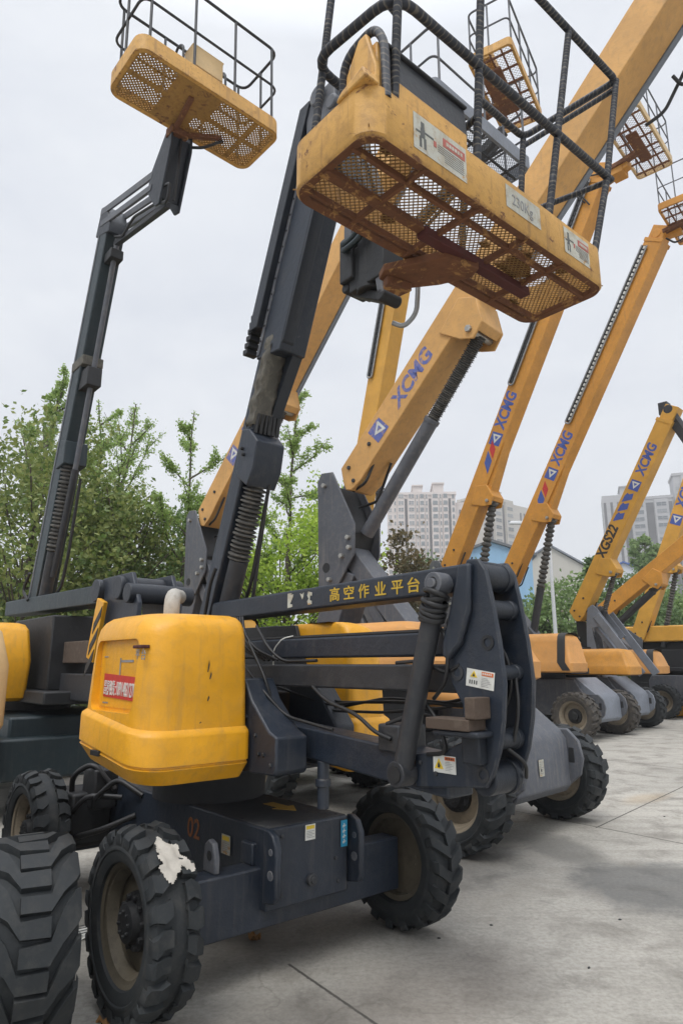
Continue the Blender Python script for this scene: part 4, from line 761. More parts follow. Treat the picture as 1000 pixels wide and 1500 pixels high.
# ------------------------------------------------------------------ yellow telescopic lifts
GROUP = 'boom lifts parked in rows on the yard'
def telescopic(c):
    T = thing('boom_lift', c['label'], 'boom lift', (c['o'][0], c['o'][1], 0), radians(c['yaw']), GROUP)
    bm, hm, gm = c.get('boom', 'amber'), c.get('hood', 'orangetan'), c.get('grey', 'grey')
    r, ty = c.get('r', .55), c.get('ty', 1.12)
    rear = -2.9
    # chassis, bumper, wheels
    b = MB(); b.prism([(-3.5, .50), (.0, .50), (.0, 1.02), (-.25, 1.36), (-3.4, 1.36), (-3.5, 1.2)], -.62, .62); ch = b.build('chassis', 'grey' if c.get('full') else gm, T, .02)
    b = MB(); b.prism([(-.26, 1.385), (-.22, 1.40), (.27, 1.02), (.34, .92), (.36, .45), (.30, .38), (.0, .38), (.0, 1.0), (-.26, 1.2)], -.56, .56); bp_ = b.build('bumper', 'greylt' if not c.get('full') else 'grey', T, .015)
    for y in (-.60, .60):
        b = MB(); b.prism([(.02, .42), (.30, .42), (.46, .55), (.50, .72), (.46, .90), (.34, 1.02), (.02, 1.02)], y-.025, y+.025); o = b.build('tie_down_lug', gm, T, .012)
        b = MB(); b.prism([(.33, .66), (.42, .66), (.42, .84), (.33, .84)], y-.028, y+.028); b.build('eye', 'black', o, .02)
    for x in (0, rear):
        b = MB(); b.box(x-.14, x+.14, -ty+.2, ty-.2, .40, .72); b.build('axle_beam', 'grey', T, .012)
    for x, y in ((0, -ty), (0, ty), (rear, -ty), (rear, ty)): wheel(T, x, y, r, .38, c.get('tyre', 'block'), c.get('rub', 'rubber'), c.get('rim', 'rim'), 0, .1*x+.05)
    # turret and hoods
    b = MB(); b.cyl((-1.45, 0, 1.36), (-1.45, 0, 1.5), .62, n=32); b.box(-3.6, -.35, -.5, .5, 1.48, 1.62); b.box(-3.1, -1.0, -.3, .3, 1.6, 2.2); b.build('turntable', 'black', T, .02)
    hx0, hx1 = c.get('hx', (-3.3, -.25)); ht = c.get('ht', 2.45); hz = c.get('hz', 1.52)
    for sd, (y0, y1) in ((-1, (-1.24, -.38)), (1, (.42, 1.24)))[:c.get('hoods', 1)]:
        h = hood(T, [(hz, hx0+.05, hx1-.05, y0+.05, y1-.05, .05), (hz+.03, hx0, hx1, y0, y1, .07), (hz+.22, hx0, hx1+.01, y0, y1, .08), (hz+.25, hx0+.01, hx1-.015, y0+.015, y1-.015, .08), (ht-.22, hx0+.05, hx1-.10, y0+.07, y1-.05, .09), (ht-.09, hx0+.08, hx1-.16, y0+.10, y1-.08, .09), (ht-.025, hx0+.12, hx1-.25, y0+.16, y1-.14, .10), (ht, hx0+.22, hx1-.40, y0+.28, y1-.24, .10)], hm)
        if not c.get('bands', 1): continue
        q = MB()   # black louvre band wrapped over the hood
        for xx, w_ in ((hx1-.36, .20), (hx1-1.75, .18)):
            pr = [(y0-.008, hz+.05), (y0-.008, hz+.24), (y0+.062, ht-.22), (y0+.092, ht-.085), (y0+.155, ht-.018), (y0+.28, ht+.008), (y1-.24, ht+.008), (y1-.135, ht-.018), (y1-.07, ht-.085), (y1-.04, ht-.22), (y1+.008, hz+.24), (y1+.008, hz+.05)]
            n = len(pr); q.add([(xx+k*w_+(.12 if j in (0, n-1) else 0), y, z) for k in (0, 1) for j, (y, z) in enumerate(pr)], [(j, j+1, n+j+1, n+j) for j in range(n-1)])
        q.build('louvre_band', 'ink', h, 0, 50)
    if c.get('full'):
        b = MB(); b.box(-3.2, -.5, -1.12, -.45, 1.02, 1.50); b.build('engine_bay', 'black', T, .03)
        sticker(bp_, (.045, .02, 1.20), (0, 1, 0), (-.49, 0, .38), .13, .12, 'small', base='warn'); sticker(bp_, (.362, -.12, .60), (0, 1, 0), (-.04, 0, 1), .10, .16, 'plain', base='dirtywhite')
        hoses(T, [[(-.5, -.3, 1.5), (-.2, -.35, 1.7), (.1, -.3, 1.5), (.2, -.1, 1.4)], [(-.6, .3, 1.5), (-.2, .4, 1.75), (.05, .3, 1.45)]], .02)
        b = MB(); b.cyl((-.9, -1.0, 1.40), (.2, -.7, 1.36), .10); b.build('air_duct', 'orangetan', T, .01)
    for o in T.children: o.location.x += c.get('cx', 0); o.location.y += c.get('cy', 0)
    # upright and links
    P = c['P']; off = c.get('bracket', [(-.52, .10), (-.44, .22), (-.22, .20), (.20, -.60), (.19, -1.0), (-.09, -1.39), (-.48, -1.45)])
    for y0, y1 in ((-.27, -.24), (.24, .27)):
        b = MB(); b.prism([(P[0]+x, P[1]+z) for x, z in off], y0, y1); u = b.build('upright_plate', gm, T, .01)
        if y0 < 0:
            b = MB(); b.bolts([(P[0]+.10, -.27, P[1]-.78), (P[0]-.02, -.27, P[1]-1.02), (P[0]+.12, -.27, P[1]-.92), (P[0]-.36, -.27, P[1]+.02), (P[0]-.25, -.27, P[1]-1.32)], (0, -1, 0), .034, .05)
            b.build('pin_bolts', 'chrome', u, 0)
            b = MB(); b.lathe((P[0]-.33, -.268, P[1]-1.15), (0, -1, 0), [(0, .07), (.004, .07)], 20); b.build('hole', 'black', u, 0)
    if c.get('core', 1): b = MB(); b.prism([(P[0]-.40, P[1]+.05), (P[0]-.22, P[1]+.0), (P[0]+.12, P[1]-.7), (P[0]-.05, P[1]-1.2), (P[0]-.40, P[1]-1.2)], -.235, .235); b.build('upright_core', 'black', T, .01)
    if not c.get('core', 1): b = MB(); b.prism([(P[0]-.05, P[1]-.1), (P[0]+.35, P[1]-.5), (P[0]+.6, P[1]-1.4), (P[0]+.0, P[1]-1.5)], -.1, .1); b.build('upright_core', 'black', T, .01)
    for (p, q, w_, h_, yy) in c.get('links', [((P[0]-.25, P[1]-1.15), (P[0]-.75, 1.75), .44, .4, 0), ((P[0]+.0, P[1]-.80), (P[0]+1.25, 1.75), .40, .20, 0), ((P[0]-.05, P[1]-1.25), (P[0]+.9, 1.75), .40, .18, 0)]):
        b = MB(); b.beam((p[0], yy, p[1]), (q[0], yy, q[1]), w_, h_); b.build('lower_link', gm, T, .015)
    # boom
    a, e = V((c['a'][0], 0, c['a'][1])), V((c['b'][0], 0, c['b'][1])); d = (e-a).normalized(); n = V((d.z, 0, -d.x)); h, w = c.get('h', .42), c.get('w', .44)
    L_ = (e-a).length
    def pt(t, k): q = a+d*t+n*k; return (q.x, q.z)
    b = MB(); b.prism([pt(0, -.0), pt(L_, 0), pt(L_, h), pt(.42, h), pt(.10, h*1.02), pt(-.10, h*.92), pt(-.16, h*.70), pt(-.12, h*.45)], -w/2, w/2); mb = b.build('boom', bm, T, .012)
    f = c.get('fly', 0)
    if f:
        b = MB(); b.prism([pt(L_, .04), pt(L_+f, .04), pt(L_+f, h-.04), pt(L_, h-.04)], -w/2+.035, w/2-.035); b.build('fly_section', c.get('flymat', bm), T, .01)
        b = MB()
        for k in (0, 1): b.prism([pt(L_-.10, -.015), pt(L_, -.015), pt(L_, h+.015), pt(L_-.10, h+.015)], -w/2-.015 if k == 0 else w/2, -w/2 if k == 0 else w/2+.015)
        b.build('wear_collar', bm, mb, .004)
    b = MB(); b.bolts([(pt(.10, h*.30)[0], -w/2, pt(.1, h*.30)[1]), (pt(.02, h*.78)[0], -w/2, pt(.02, h*.78)[1]), (pt(.55, h*.5)[0], -w/2, pt(.55, h*.5)[1])], (0, -1, 0), .03, .02); b.build('pivot_bolts', 'greydk', mb, 0)
    # lug plate and lift cylinder
    tl = c['lug']
    lg = MB()
    for y0, y1 in ((-w/2-.03, -w/2-.001), (w/2+.001, w/2+.03)): lg.prism([pt(tl-.30, h*.55), pt(tl+.18, h*.42), pt(tl+.30, h*1.0), pt(tl+.10, h+.30), pt(tl-.12, h+.34), pt(tl-.22, h+.16)], y0, y1)
    lg.prism([pt(tl+.06, h), pt(tl+.30, h), pt(tl+.10, h+.30), pt(tl-.02, h+.30)], -w/2, w/2); lo = lg.build('cylinder_lug', bm, T, .012)
    b = MB(); q = pt(tl-.06, h+.20); b.bolts([(q[0], -w/2-.03, q[1])], (0, -1, 0), .045, .04); b.cyl((q[0], -w/2, q[1]), (q[0], w/2, q[1]), .05); b.build('pin', 'chrome', lo, 0)
    c0 = V((c['c0'][0], 0, c['c0'][1])); c1 = V((q[0], 0, q[1])); fr = c.get('barrel', .62); mid = c0.lerp(c1, fr); rb = c.get('rb', .085)
    b = MB(); b.cyl(c0, mid, rb, n=22); b.lathe(mid-(c1-c0).normalized()*.05, c1-c0, [(0, rb*1.12), (.06, rb*1.12)], 22); cy = b.build('lift_cylinder', 'grey' if c.get('full') else 'greydk', T, .004)
    b = MB(); b.bellows(mid, c1, rb*.70, rb*c.get('bel', .92), c.get('nb', 40), 20); b.build('bellows', 'bellows', cy, 0, 25)
    if c.get('dbl'):
        b = MB(); b.prism([pt(tl+.2, h), pt(tl+.2, h+.14), pt(tl+1.5, h+.0), pt(tl+1.5, h-.01)], -w/2+.05, w/2-.05); b.build('boom_doubler', bm, mb, .006)
    # cable carrier: bright tube loop and chain along the upper edge
    if 'trk' in c:
        t0, t1 = c['trk']; y = -w/2-.05; b = MB()
        p = [pt(t1, .02), pt(t0, .02), pt(t0, .16), pt(t1, .16)]; b.tube([(q[0], y, q[1]) for q in p], .022, 8, .07); b.build('cable_track', 'steel', mb, 0, 60)
        b = MB()
        k = int((t1-t0)/.12)
        for i in range(k):
            t = t0+.1+i*.12; u, v_ = pt(t, .12), pt(t+.07, .12); b.beam((u[0], y-.02, u[1]), (v_[0], y-.02, v_[1]), .03, .05)
        b.build('drag_chain', 'hose' if not c.get('whitechain') else 'white', mb, 0)
        b = MB(); u, v_ = pt(t0+.05, .09), pt(t1, .09); b.beam((u[0], y+.022, u[1]), (v_[0], y+.022, v_[1]), .02, .11); b.build('chain_tray', 'black', mb, 0)
    if 'strip' in c:
        t0, t1 = c['strip']; u, v_ = pt(t0, h-.015), pt(t1, h-.015); b = MB(); b.beam((u[0], w/2+.045, u[1]), (v_[0], w/2+.045, v_[1]), .085, .06); b.build('cable_duct', 'greylt', mb, .008)
    # markings
    yf = -w/2-.001
    def at(t, k): q = pt(t, k); return (q[0], yf, q[1])
    for g in c.get('marks', []):
        k = g[0]
        if k == 'text': text('lettering', g[4], mb, at(g[1], h*g[3]), (d.x, 0, d.z), (-n.x, 0, -n.z), g[2], g[5], g[6] if len(g) > 6 else None, .035, .18)
        elif k == 'emblem':
            t, s = g[1], g[2]; m_ = g[3] if len(g) > 3 else 'blue'; b = MB()
            def pl(pts, e0, e1): b.add([at(t+u*s, h*.5+v_*s) for u, v_ in pts], [tuple(range(len(pts)))]); 
            for k_, pts, dy in ((0, [(-.5, -.5), (.5, -.5), (.5, .5), (-.5, .5)], 0), (1, [(-.36, -.0), (.34, -.40), (.34, .40)], .002), (0, [(-.08, -.0), (.20, -.17), (.20, .17)], .004)):
                b.mat(k_); b.add([(p[0], p[1]-.003-dy, p[2]) for p in [at(t+u*s, h*.5+v_*s) for u, v_ in pts]], [tuple(range(len(pts)))])
            b.build('emblem', [m_, 'white'], mb, 0, 0)
        elif k == 'flag':
            t, s = g[1], g[2]; b = MB()
            b.add([(p[0], p[1]-.003, p[2]) for p in [at(t, h*.80), at(t+s*.42, h*.36), at(t+s, h*.30), at(t+s*.62, h*.76)]], [(0, 1, 2, 3)]); b.build('stripe_decal', 'blue', mb, 0, 0)
            b = MB(); b.add([(p[0], p[1]-.003, p[2]) for p in [at(t+s*.70, h*.78), at(t+s*1.06, h*.36), at(t+s*1.52, h*.30), at(t+s*1.16, h*.72)]], [(0, 1, 2, 3)]); b.build('stripe_decal', 'red', mb, 0, 0)
        elif k == 'chev':
            for i in range(3):
                q = at(g[1]+i*.30, h*.16); b = MB(); b.add([(q[0]+u, q[1]-.003, q[2]+v_) for u, v_ in ((0, 0), (.30, .02), (.37, .19), (.24, .185), (.20, .24), (.11, .17))], [(0, 1, 2, 3, 4, 5)]); b.build('slash_decal', 'blue', mb, 0, 0)
        elif k == 'label': sticker(mb, at(g[1], h*.62), (-n.x, 0, -n.z), (-d.x*-1, 0, d.z), .22, .36, 'plain')
    hoses(T, [[(P[0]+.05, -.12, P[1]-.1), (P[0]+.35, -.2, P[1]-.05), (P[0]+.5, -.12, P[1]+.35)], [(P[0], .05, P[1]-.3), (P[0]+.30, .1, P[1]-.25), (P[0]+.55, .1, P[1]+.25)]], .02)
    return T, mb, pt
# big one right behind the foreground lift, boom crossing to the upper right corner
T, mb, pt = telescopic(dict(label='telescopic lift with the widest tan-yellow boom, crossing up to the top right corner', o=(1.87, 7.55), yaw=-44, full=True, boom='tan', hood='orangetan', a=(-2.40, 4.38), b=(4.4, 11.15), h=.42, w=.44,
    P=(-2.30, 4.15), lug=2.55, c0=(-2.12, 3.44), barrel=.60, rb=.095, nb=46, tyre='block', rim='rim', strip=(3.2, 9.0), ht=2.16, r=.515, ty=1.02, cx=-.02, cy=-.06, bands=0, hoods=2,
    marks=[('emblem', .78, .26, 'bluefade'), ('text', 1.16, .30, .74, 'XCMG', 'bluefade', .86)], links=[((-2.35, 2.95), (-2.9, 1.75), .44, .4, 0), ((-2.33, 3.18), (-1.15, 1.85), .36, .24, 0), ((-2.2, 2.9), (-1.5, 1.75), .30, .16, 0)]))
hoses(T, [[(2.25, .20, 8.0), (2.32, .28, 7.86), (2.48, .28, 8.05), (2.55, .20, 8.3)], [(1.9, .26, 7.62), (2.1, .30, 7.7), (2.3, .3, 8.0), (2.5, .26, 8.25)]], .02)
# the one whose boom hides behind the foreground boom, grey platform overhead
T, mb, pt = telescopic(dict(label='telescopic lift whose tan boom runs behind the nearest dark boom, grey mesh platform', o=(-.7, 10.7), yaw=-45, boom='tan', hood='bright', a=(-2.62, 4.55), b=(2.30, 9.95), fly=.35, h=.42, w=.44, P=(-2.42, 4.35), lug=2.6, c0=(-2.25, 3.6),
    strip=(2.8, 7.2), marks=[('emblem', 1.35, .30, 'bluefade'), ('text', 1.75, .36, .80, 'XCMG', 'bluefade', 1.05)]))
b = MB(); b.beam((2.35, -.02, 10.32), (2.95, -.02, 9.45), .16, .22); b.box(2.28, 2.55, -.12, .10, 10.1, 10.5); b.build('jib', 'grey', T, .012)
bk = basket(T, (3.27, .28, 9.2), (0, 0, radians(-3)), 1.15, .44, .22, 'greylt', 'grey', 1.1, .08, 'grid', .02, 'greydk', box='greydk', posts=3, boxside=-1)
b = MB(); b.beam((-.60, -.2, -.06), (.0, -.2, -.02), .14, .1); b.build('mount_bracket', 'grey', bk, .01)
# steep bright boom
T, mb, pt = telescopic(dict(label='telescopic lift with steep bright yellow boom carrying a white label, behind the nearest basket', o=(2.3, 13.2), yaw=-45, boom='bright', hood='bright', a=(-3.02, 4.70), b=(-1.36, 11.5), fly=.25, h=.46, w=.44, P=(-2.85, 4.5), lug=2.2, c0=(-2.3, 3.6), trk=(3.6, 6.5),
    marks=[('label', 2.95)], bel=1.1, nb=18))
b = MB(); b.beam((-1.0, 0, 11.6), (1.6, 0, 12.72), .18, .20); b.beam((-.9, 0, 11.3), (1.6, 0, 12.5), .06, .08); b.build('jib', 'greydk', T, .012)
bk = basket(T, (2.05, -.60, 12.95), (0, 0, radians(13)), 1.05, .43, .16, 'basket', 'grey', 1.15, .09, 'bars', .02, 'rust', box='basket', posts=4, boxside=-1)
b = MB(); b.beam((-.62, .3, -.08), (.1, .2, -.03), .16, .1); b.box(-.3, .1, -.7, .5, -.09, -.03); b.build('mount_bracket', 'rust', bk, .01)
# two matching booms
T, mb, pt = telescopic(dict(label='left one of two amber lifts with red and blue stripes, dark chain along boom', o=(4.7, 15.2), yaw=-45, a=(-2.88, 4.15), b=(1.75, 12.95), fly=.4, h=.46, w=.44, P=(-2.65, 4.1), lug=2.07, c0=(-2.1, 2.5), barrel=.42, bel=1.15, nb=15, rb=.10, cx=-2.4, trk=(4.85, 9.9), dbl=True, grey='grey',
    marks=[('flag', 2.62, .55), ('emblem', 3.5, .32), ('text', 3.74, .42, .74, 'XCMG', 'blue', .98)]))
b = MB(); b.beam((1.95, 0, 12.75), (2.72, -.1, 12.86), .2, .2); b.cyl((1.95, -.2, 12.75), (1.95, .2, 12.75), .12); b.box(2.3, 2.6, -.2, .15, 12.7, 13.0); b.build('jib', 'amber', T, .012)
bk = basket(T, (3.05, -.36, 13.0), (0, 0, radians(3)), 1.16, .40, .17, 'bleached', 'grey', 1.1, .09, 'bars', .016, 'rust', box=None, posts=4)
b = MB(); b.beam((-.70, .25, -.10), (.02, .15, -.04), .16, .10); b.box(-.12, .12, -.5, .55, -.08, -.025); b.build('mount_bracket', 'rust', bk, .01)
hoses(T, [[(1.7, -.26, 12.3), (1.5, -.3, 12.6), (1.75, -.3, 12.95), (2.1, -.2, 12.9)], [(1.8, -.26, 12.2), (1.65, -.32, 12.5), (1.85, -.3, 12.75)]], .02)
T, mb, pt = telescopic(dict(label='right one of two amber lifts with red and blue stripes, white chain along boom', o=(6.57, 17.0), yaw=-45, a=(-2.86, 4.1), b=(2.05, 12.5), fly=.35, h=.48, w=.44, P=(-2.62, 4.1), lug=2.15, c0=(-2.02, 2.4), barrel=.42, bel=1.15, nb=15, rb=.10, trk=(4.62, 9.5), whitechain=True, dbl=True, hx=(-3.1, .05), cx=-.26, cy=-.26, rub='rubbermud',
    marks=[('flag', 2.2, .52), ('emblem', 3.22, .32), ('text', 3.46, .42, .74, 'XCMG', 'blue', .98)]))
b = MB(); b.beam((2.3, 0, 12.45), (2.85, 0, 12.42), .18, .18); b.cyl((2.3, -.2, 12.5), (2.3, .2, 12.5), .12); b.build('jib', 'amber', T, .012)
bk = basket(T, (3.0, -.05, 12.55), (0, 0, radians(4)), .95, .42, .16, 'amber', 'grey', 1.1, .08, 'bars', .016, 'rust', box='amber', posts=3)
b = MB(); b.beam((-.55, 0, -.08), (.1, 0, -.03), .3, .1); b.build('mount_bracket', 'rust', bk, .01)
hoses(T, [[(2.5, -.1, 12.3), (2.7, -.15, 12.05), (2.9, -.1, 12.1), (2.95, 0, 12.4)]], .025)
# shorter black-lettered one with a grey folding jib
T, mb, pt = telescopic(dict(label='telescopic lift with black letters and blue slashes on its boom, grey jib folded down', o=(8.44, 18.8), yaw=-45, boom='bright', a=(-2.15, 3.25), b=(.93, 8.55), fly=.42, h=.46, w=.46, P=(-1.98, 3.25), lug=1.65, c0=(-1.35, 2.75), barrel=.3, nb=22, grey='greylt', hx=(-3.0, .62), ht=2.12, hz=1.44, cx=-.55, cy=-.45, hood='amber', bands=0, core=0,
    marks=[('text', 1.80, .40, .66, 'XGS22', 'ink', 1.05), ('chev', 2.95), ('emblem', 4.12, .30), ('text', 4.42, .38, .74, 'XCMG', 'blue', .98)],
    links=[((-1.30, 3.10), (-.15, 1.45), .05, .22, -.30), ((-1.15, 3.15), (.0, 1.45), .05, .22, .30), ((-1.40, 2.75), (-.45, 1.45), .36, .12, 0)], bracket=[(.42, .06), (.58, .16), (.70, .05), (1.25, -.75), (1.05, -.85), (.72, -.50), (.50, -.50), (.60, -1.2), (.50, -1.75), (.30, -1.75), (.32, -.9), (.36, -.3)]))
b = MB(); b.beam((1.05, 0, 8.90), (2.75, 0, 5.2), .20, .26); b.box(.95, 1.2, -.16, .16, 8.62, 8.98); b.cyl((1.22, -.2, 8.72), (1.22, .2, 8.72), .13); j = b.build('jib', 'greydk', T, .015)
b = MB(); b.beam((1.30, -.11, 8.72), (2.9, -.11, 5.2), .03, .10); b.build('jib_edge', 'grey', j, 0)
# low boom and steep boom at the right edge
telescopic(dict(label='orange telescopic lift at right edge, boom at a shallow slope over a grey cylinder', o=(10.3, 20.6), yaw=-45, boom='amber', a=(-2.48, 3.60), b=(4.0, 8.07), h=.46, w=.44, P=(-2.3, 3.5), lug=1.95, c0=(-1.95, 3.0), barrel=.85, nb=10, rb=.11, marks=[], hx=(-1.2, 1.85), ht=2.15, hz=1.44, cx=-2.2))
telescopic(dict(label='yellow telescopic lift at right edge, steep boom behind the shallow orange one', o=(12.2, 22.4), yaw=-45, boom='bright', a=(-2.62, 2.75), b=(1.2, 11.5), h=.48, w=.46, P=(-2.4, 2.85), lug=2.7, c0=(-1.65, 2.3), barrel=.30, bel=1.1, nb=20, hoods=0, cx=1.5, marks=[('emblem', 4.3, .36), ('text', 4.7, .44, .76, 'XCMG', 'blue', 1.25)], bracket=[(-.3, .1), (.2, -.3), (.1, -1.0), (-.3, -1.0)], links=[]))

# low scissor-type lift at the right edge
def low_lift():
    T = thing('platform_lift', 'low lift with broad yellow top cover, dark open side and yellow base', 'platform lift', (11.4, 24.76, 0), radians(-42))
    b = MB(); b.prism([(-.82, 2.42), (-.72, 2.48), (1.3, 2.48), (1.45, 2.40), (1.5, 2.85), (1.42, 3.02), (-.72, 3.02), (-.82, 2.94)], -1.25, 1.9); b.build('top_cover', 'bright', T, .04)
    b = MB(); b.box(-.7, 1.2, -1.0, 1.7, .9, 2.47); b.build('machine_body', 'black', T, .03)
    b = MB(); b.box(.35, 1.7, -1.2, 1.8, .04, .38); b.build('base', 'yellow', T, .02)
    b = MB()
    for y in (-1.1, -.5, .1, .7, 1.3): b.tube([(1.45, y, .38), (1.45, y, 1.75)], .02, 7)
    b.tube([(-.5, -1.15, 1.75), (1.45, -1.15, 1.75), (1.45, 1.7, 1.75)], .025, 7); b.tube([(-.5, -1.15, 1.1), (1.45, -1.15, 1.1), (1.45, 1.7, 1.1)], .02, 7); b.tube([(.4, -1.15, .38), (.4, -1.15, 1.75)], .02, 7); b.build('guard_rail', 'black', T, 0, 60)
    b = MB(); b.box(1.30, 1.60, -1.0, 1.5, .42, 1.05); b.box(1.28, 1.62, -.8, .2, .55, .95); b.build('gear_box', 'rubbermud', T, .03)
    for x in (-1.2, .1):
        for y in (-1.0, 1.5): wheel(T, x, y, .42, .3, 'block')
low_lift()

# ------------------------------------------------------------------ trees
def leaves(b, rnd, c, n, spread, size, up=.3):
    for _ in range(n):
        p = V((c[0]+rnd.gauss(0, spread[0]), c[1]+rnd.gauss(0, spread[1]), c[2]+rnd.gauss(0, spread[2])))
        nrm = V((rnd.gauss(0, 1), rnd.gauss(0, 1), rnd.gauss(up, 1))).normalized(); u = nrm.orthogonal().normalized(); v_ = nrm.cross(u); a = rnd.uniform(0, 6.3)
        u, v_ = u*cos(a)+v_*sin(a), v_*cos(a)-u*sin(a); s = size*rnd.uniform(.6, 1.25)
        b.add([p-u*s*.5, p+v_*s*.34+nrm*s*.07, p+u*s*.55, p-v_*s*.34+nrm*s*.07], [(0, 1, 2, 3)])
def branch_tree(name, label, x, y, h, seed, mat, r0=.09, lsz=.10, nb=14, low=.22, spread=1.0, dens=1.0, up=.75, group=None):
    """ginkgo habit: straight leader, rising side branches, leaves packed close along every branch"""
    rnd = random.Random(seed); T = thing(name, label, 'tree', (x, y, 0), rnd.uniform(0, 6), group); w = MB(); f = MB()
    def limb(p, d, l, r, lv, wob=.12):
        pts = [V(p)]; n = max(4, int(l/.28)); dd = V(d).normalized()
        for i in range(n):
            dd = (dd+V((rnd.gauss(0, wob), rnd.gauss(0, wob), rnd.gauss(.03, wob*.6)))).normalized(); pts.append(pts[-1]+dd*l/n)
        for i in range(n): w.lathe(pts[i], pts[i+1]-pts[i], [(0, r*(1-i/n*.8)), ((pts[i+1]-pts[i]).length*1.03, r*(1-(i+1)/n*.8))], 6, False)
        for i in range(1, n+1):
            if i/n > lv and rnd.random() < .93:
                k = pts[i]; sp = .05+.04*(1-i/n); leaves(f, rnd, k, int(13*dens), (sp, sp, sp*1.1), lsz)
                leaves(f, rnd, (k+pts[i-1])/2, int(13*dens), (sp, sp, sp*.9), lsz)
        return pts
    tr = limb((0, 0, 0), (0, 0, 1), h, r0, low+.30, .03)
    for i in range(nb):
        t = low+(.93-low)*(i+rnd.uniform(0, .8))/nb; k = tr[min(len(tr)-1, int(t*len(tr)))]; a = i*2.4+rnd.uniform(-.4, .4); l = spread*h*.34*(1.10-t)*rnd.uniform(.75, 1.35)+.35
        pts = limb(k, (cos(a), sin(a), up*rnd.uniform(.6, 1.4)), l, r0*.36, .12)
        for j in range(int(2+l*2.0)):
            q = pts[int(len(pts)*rnd.uniform(.25, .85))]; a2 = a+rnd.choice((-1, 1))*rnd.uniform(.5, 1.2)
            limb(q, (cos(a2), sin(a2), up*rnd.uniform(.4, 1.3)), l*rnd.uniform(.16, .38), r0*.16, .1)
    w.build('trunk', 'bark', T, 0, 60); f.build('crown', mat, T, 0, 0); return T
def bush_tree(name, label, x, y, h, rad, seed, mat, lsz=.13, n=80, per=80, base=.25, squash=1.0, shape='round', group=None, trunk=.12):
    """broad crown: limbs carry irregular leaf clumps with gaps between them"""
    rnd = random.Random(seed); T = thing(name, label, 'tree', (x, y, 0), rnd.uniform(0, 6), group); w = MB(); f = MB()
    zc = h*(base+1)/2; hz = h*(1-base)/2
    w.lathe((0, 0, 0), (0, 0, 1), [(0, trunk*1.3), (h*.12, trunk), (h*.8, trunk*.3)], 9)
    for i in range(n):
        while True:
            u = V((rnd.uniform(-1, 1), rnd.uniform(-1, 1), rnd.uniform(-1, 1)))
            if .15 < u.length < 1: break
        u *= (.72+.28*rnd.random())/max(u.length, .35) if rnd.random() < .72 else 1
        k = 1.0
        if shape == 'cone': k = max(.08, (1-(u.z+1)/2))*1.25
        lob = 1+.22*sin(3*atan2(u.y, u.x)+seed)+.15*sin(5*u.z+seed)
        c = V((u.x*rad*k*lob, u.y*rad*k*lob, zc+u.z*hz*squash*(1+.1*sin(4*atan2(u.y, u.x)+seed*2))))
        s = rad*rnd.uniform(.10, .19)
        leaves(f, rnd, c, int(per*rnd.uniform(.6, 1.3)), (s, s, s*.75), lsz)
        if i % 3 == 0:
            p = V((0, 0, max(h*base*.7, c.z-rad*.7))); m = (p+c)/2+V((rnd.gauss(0, .1), rnd.gauss(0, .1), -.1*rad))
            w.tube([p, m, c], trunk*.16, 5, .2)
    w.build('trunk', 'bark', T, 0, 60); f.build('crown', mat, T, 0, 0); return T
GL = 'trees behind the parked lifts'
bush_tree('magnolia_tree', 'dense dark magnolia with bronze leaves at the left edge, behind the slim dark boom', -8.2, 17.5, 8.3, 2.7, 3, 'magnolia', .15, 170, 100, .12, 1.0, group=GL)
bush_tree('magnolia_tree', 'lower dark magnolia between the slim boom and the sparse ginkgo', -5.9, 18.0, 6.6, 1.7, 8, 'magnolia', .14, 110, 95, .12, 1.0, group=GL)
branch_tree('ginkgo_tree', 'ginkgo whose thin leafy shoots stick up above the magnolia at far left', -9.6, 21.0, 11.3, 14, 'ginkgo', .10, .10, 16, .5, .55, 1.0, 1.4, GL)
branch_tree('ginkgo_tree', 'sparse airy ginkgo with upswept branches just right of the slim dark boom', -7.15, 19.5, 10.0, 21, 'ginkgo', .09, .075, 17, .25, 1.05, .7, 1.0, GL)
branch_tree('ginkgo_tree', 'ginkgo with a tufted leader and wide side branches standing clear against the sky', -5.05, 18.5, 9.0, 34, 'ginkgo', .09, .08, 12, .30, 1.0, 1.3, .55, GL)
bush_tree('broadleaf_tree', 'rounded green tree below the tufted ginkgo, left of the foreground boom', -4.6, 20.0, 6.2, 2.1, 40, 'green', .13, 130, 95, .05, group=GL)
branch_tree('ginkgo_tree', 'slender ginkgo spire right of the foreground dark boom', -1.55, 20.0, 10.3, 47, 'ginkgo', .09, .085, 18, .25, .72, 1.0, .6, GL)
branch_tree('ginkgo_tree', 'tall back-row ginkgo between the magnolia and the tufted ginkgo', -8.3, 23.5, 11.2, 81, 'ginkgo', .1, .10, 18, .2, 1.0, .9, .7, GL)
branch_tree('ginkgo_tree', 'back-row ginkgo just left of the foreground boom, behind the grey upright', -4.1, 23.0, 8.6, 83, 'ginkgo', .1, .10, 18, .2, .9, .9, .6, GL)
bush_tree('lime_tree', 'bright yellow-green tree between the foreground boom and the grey upright', -1.55, 19.0, 6.9, 2.1, 55, 'lime', .12, 140, 120, .1, group=GL)
bush_tree('lime_tree', 'smaller yellow-green tree with one lopsided shoulder, against the slender ginkgo', -.35, 20.8, 7.4, 1.5, 58, 'lime', .12, 80, 110, .1, group=GL)
bush_tree('bronze_tree', 'dark bronze tree under the left residential tower', 2.7, 28.0, 6.9, 1.7, 61, 'brownleaf', .2, 80, 70, .1, group=GL)
bush_tree('broadleaf_tree', 'dark green tree mass below the windows of the left residential tower', 4.6, 31.0, 6.6, 2.4, 64, 'darkgreen', .22, 90, 70, .05, group=GL)
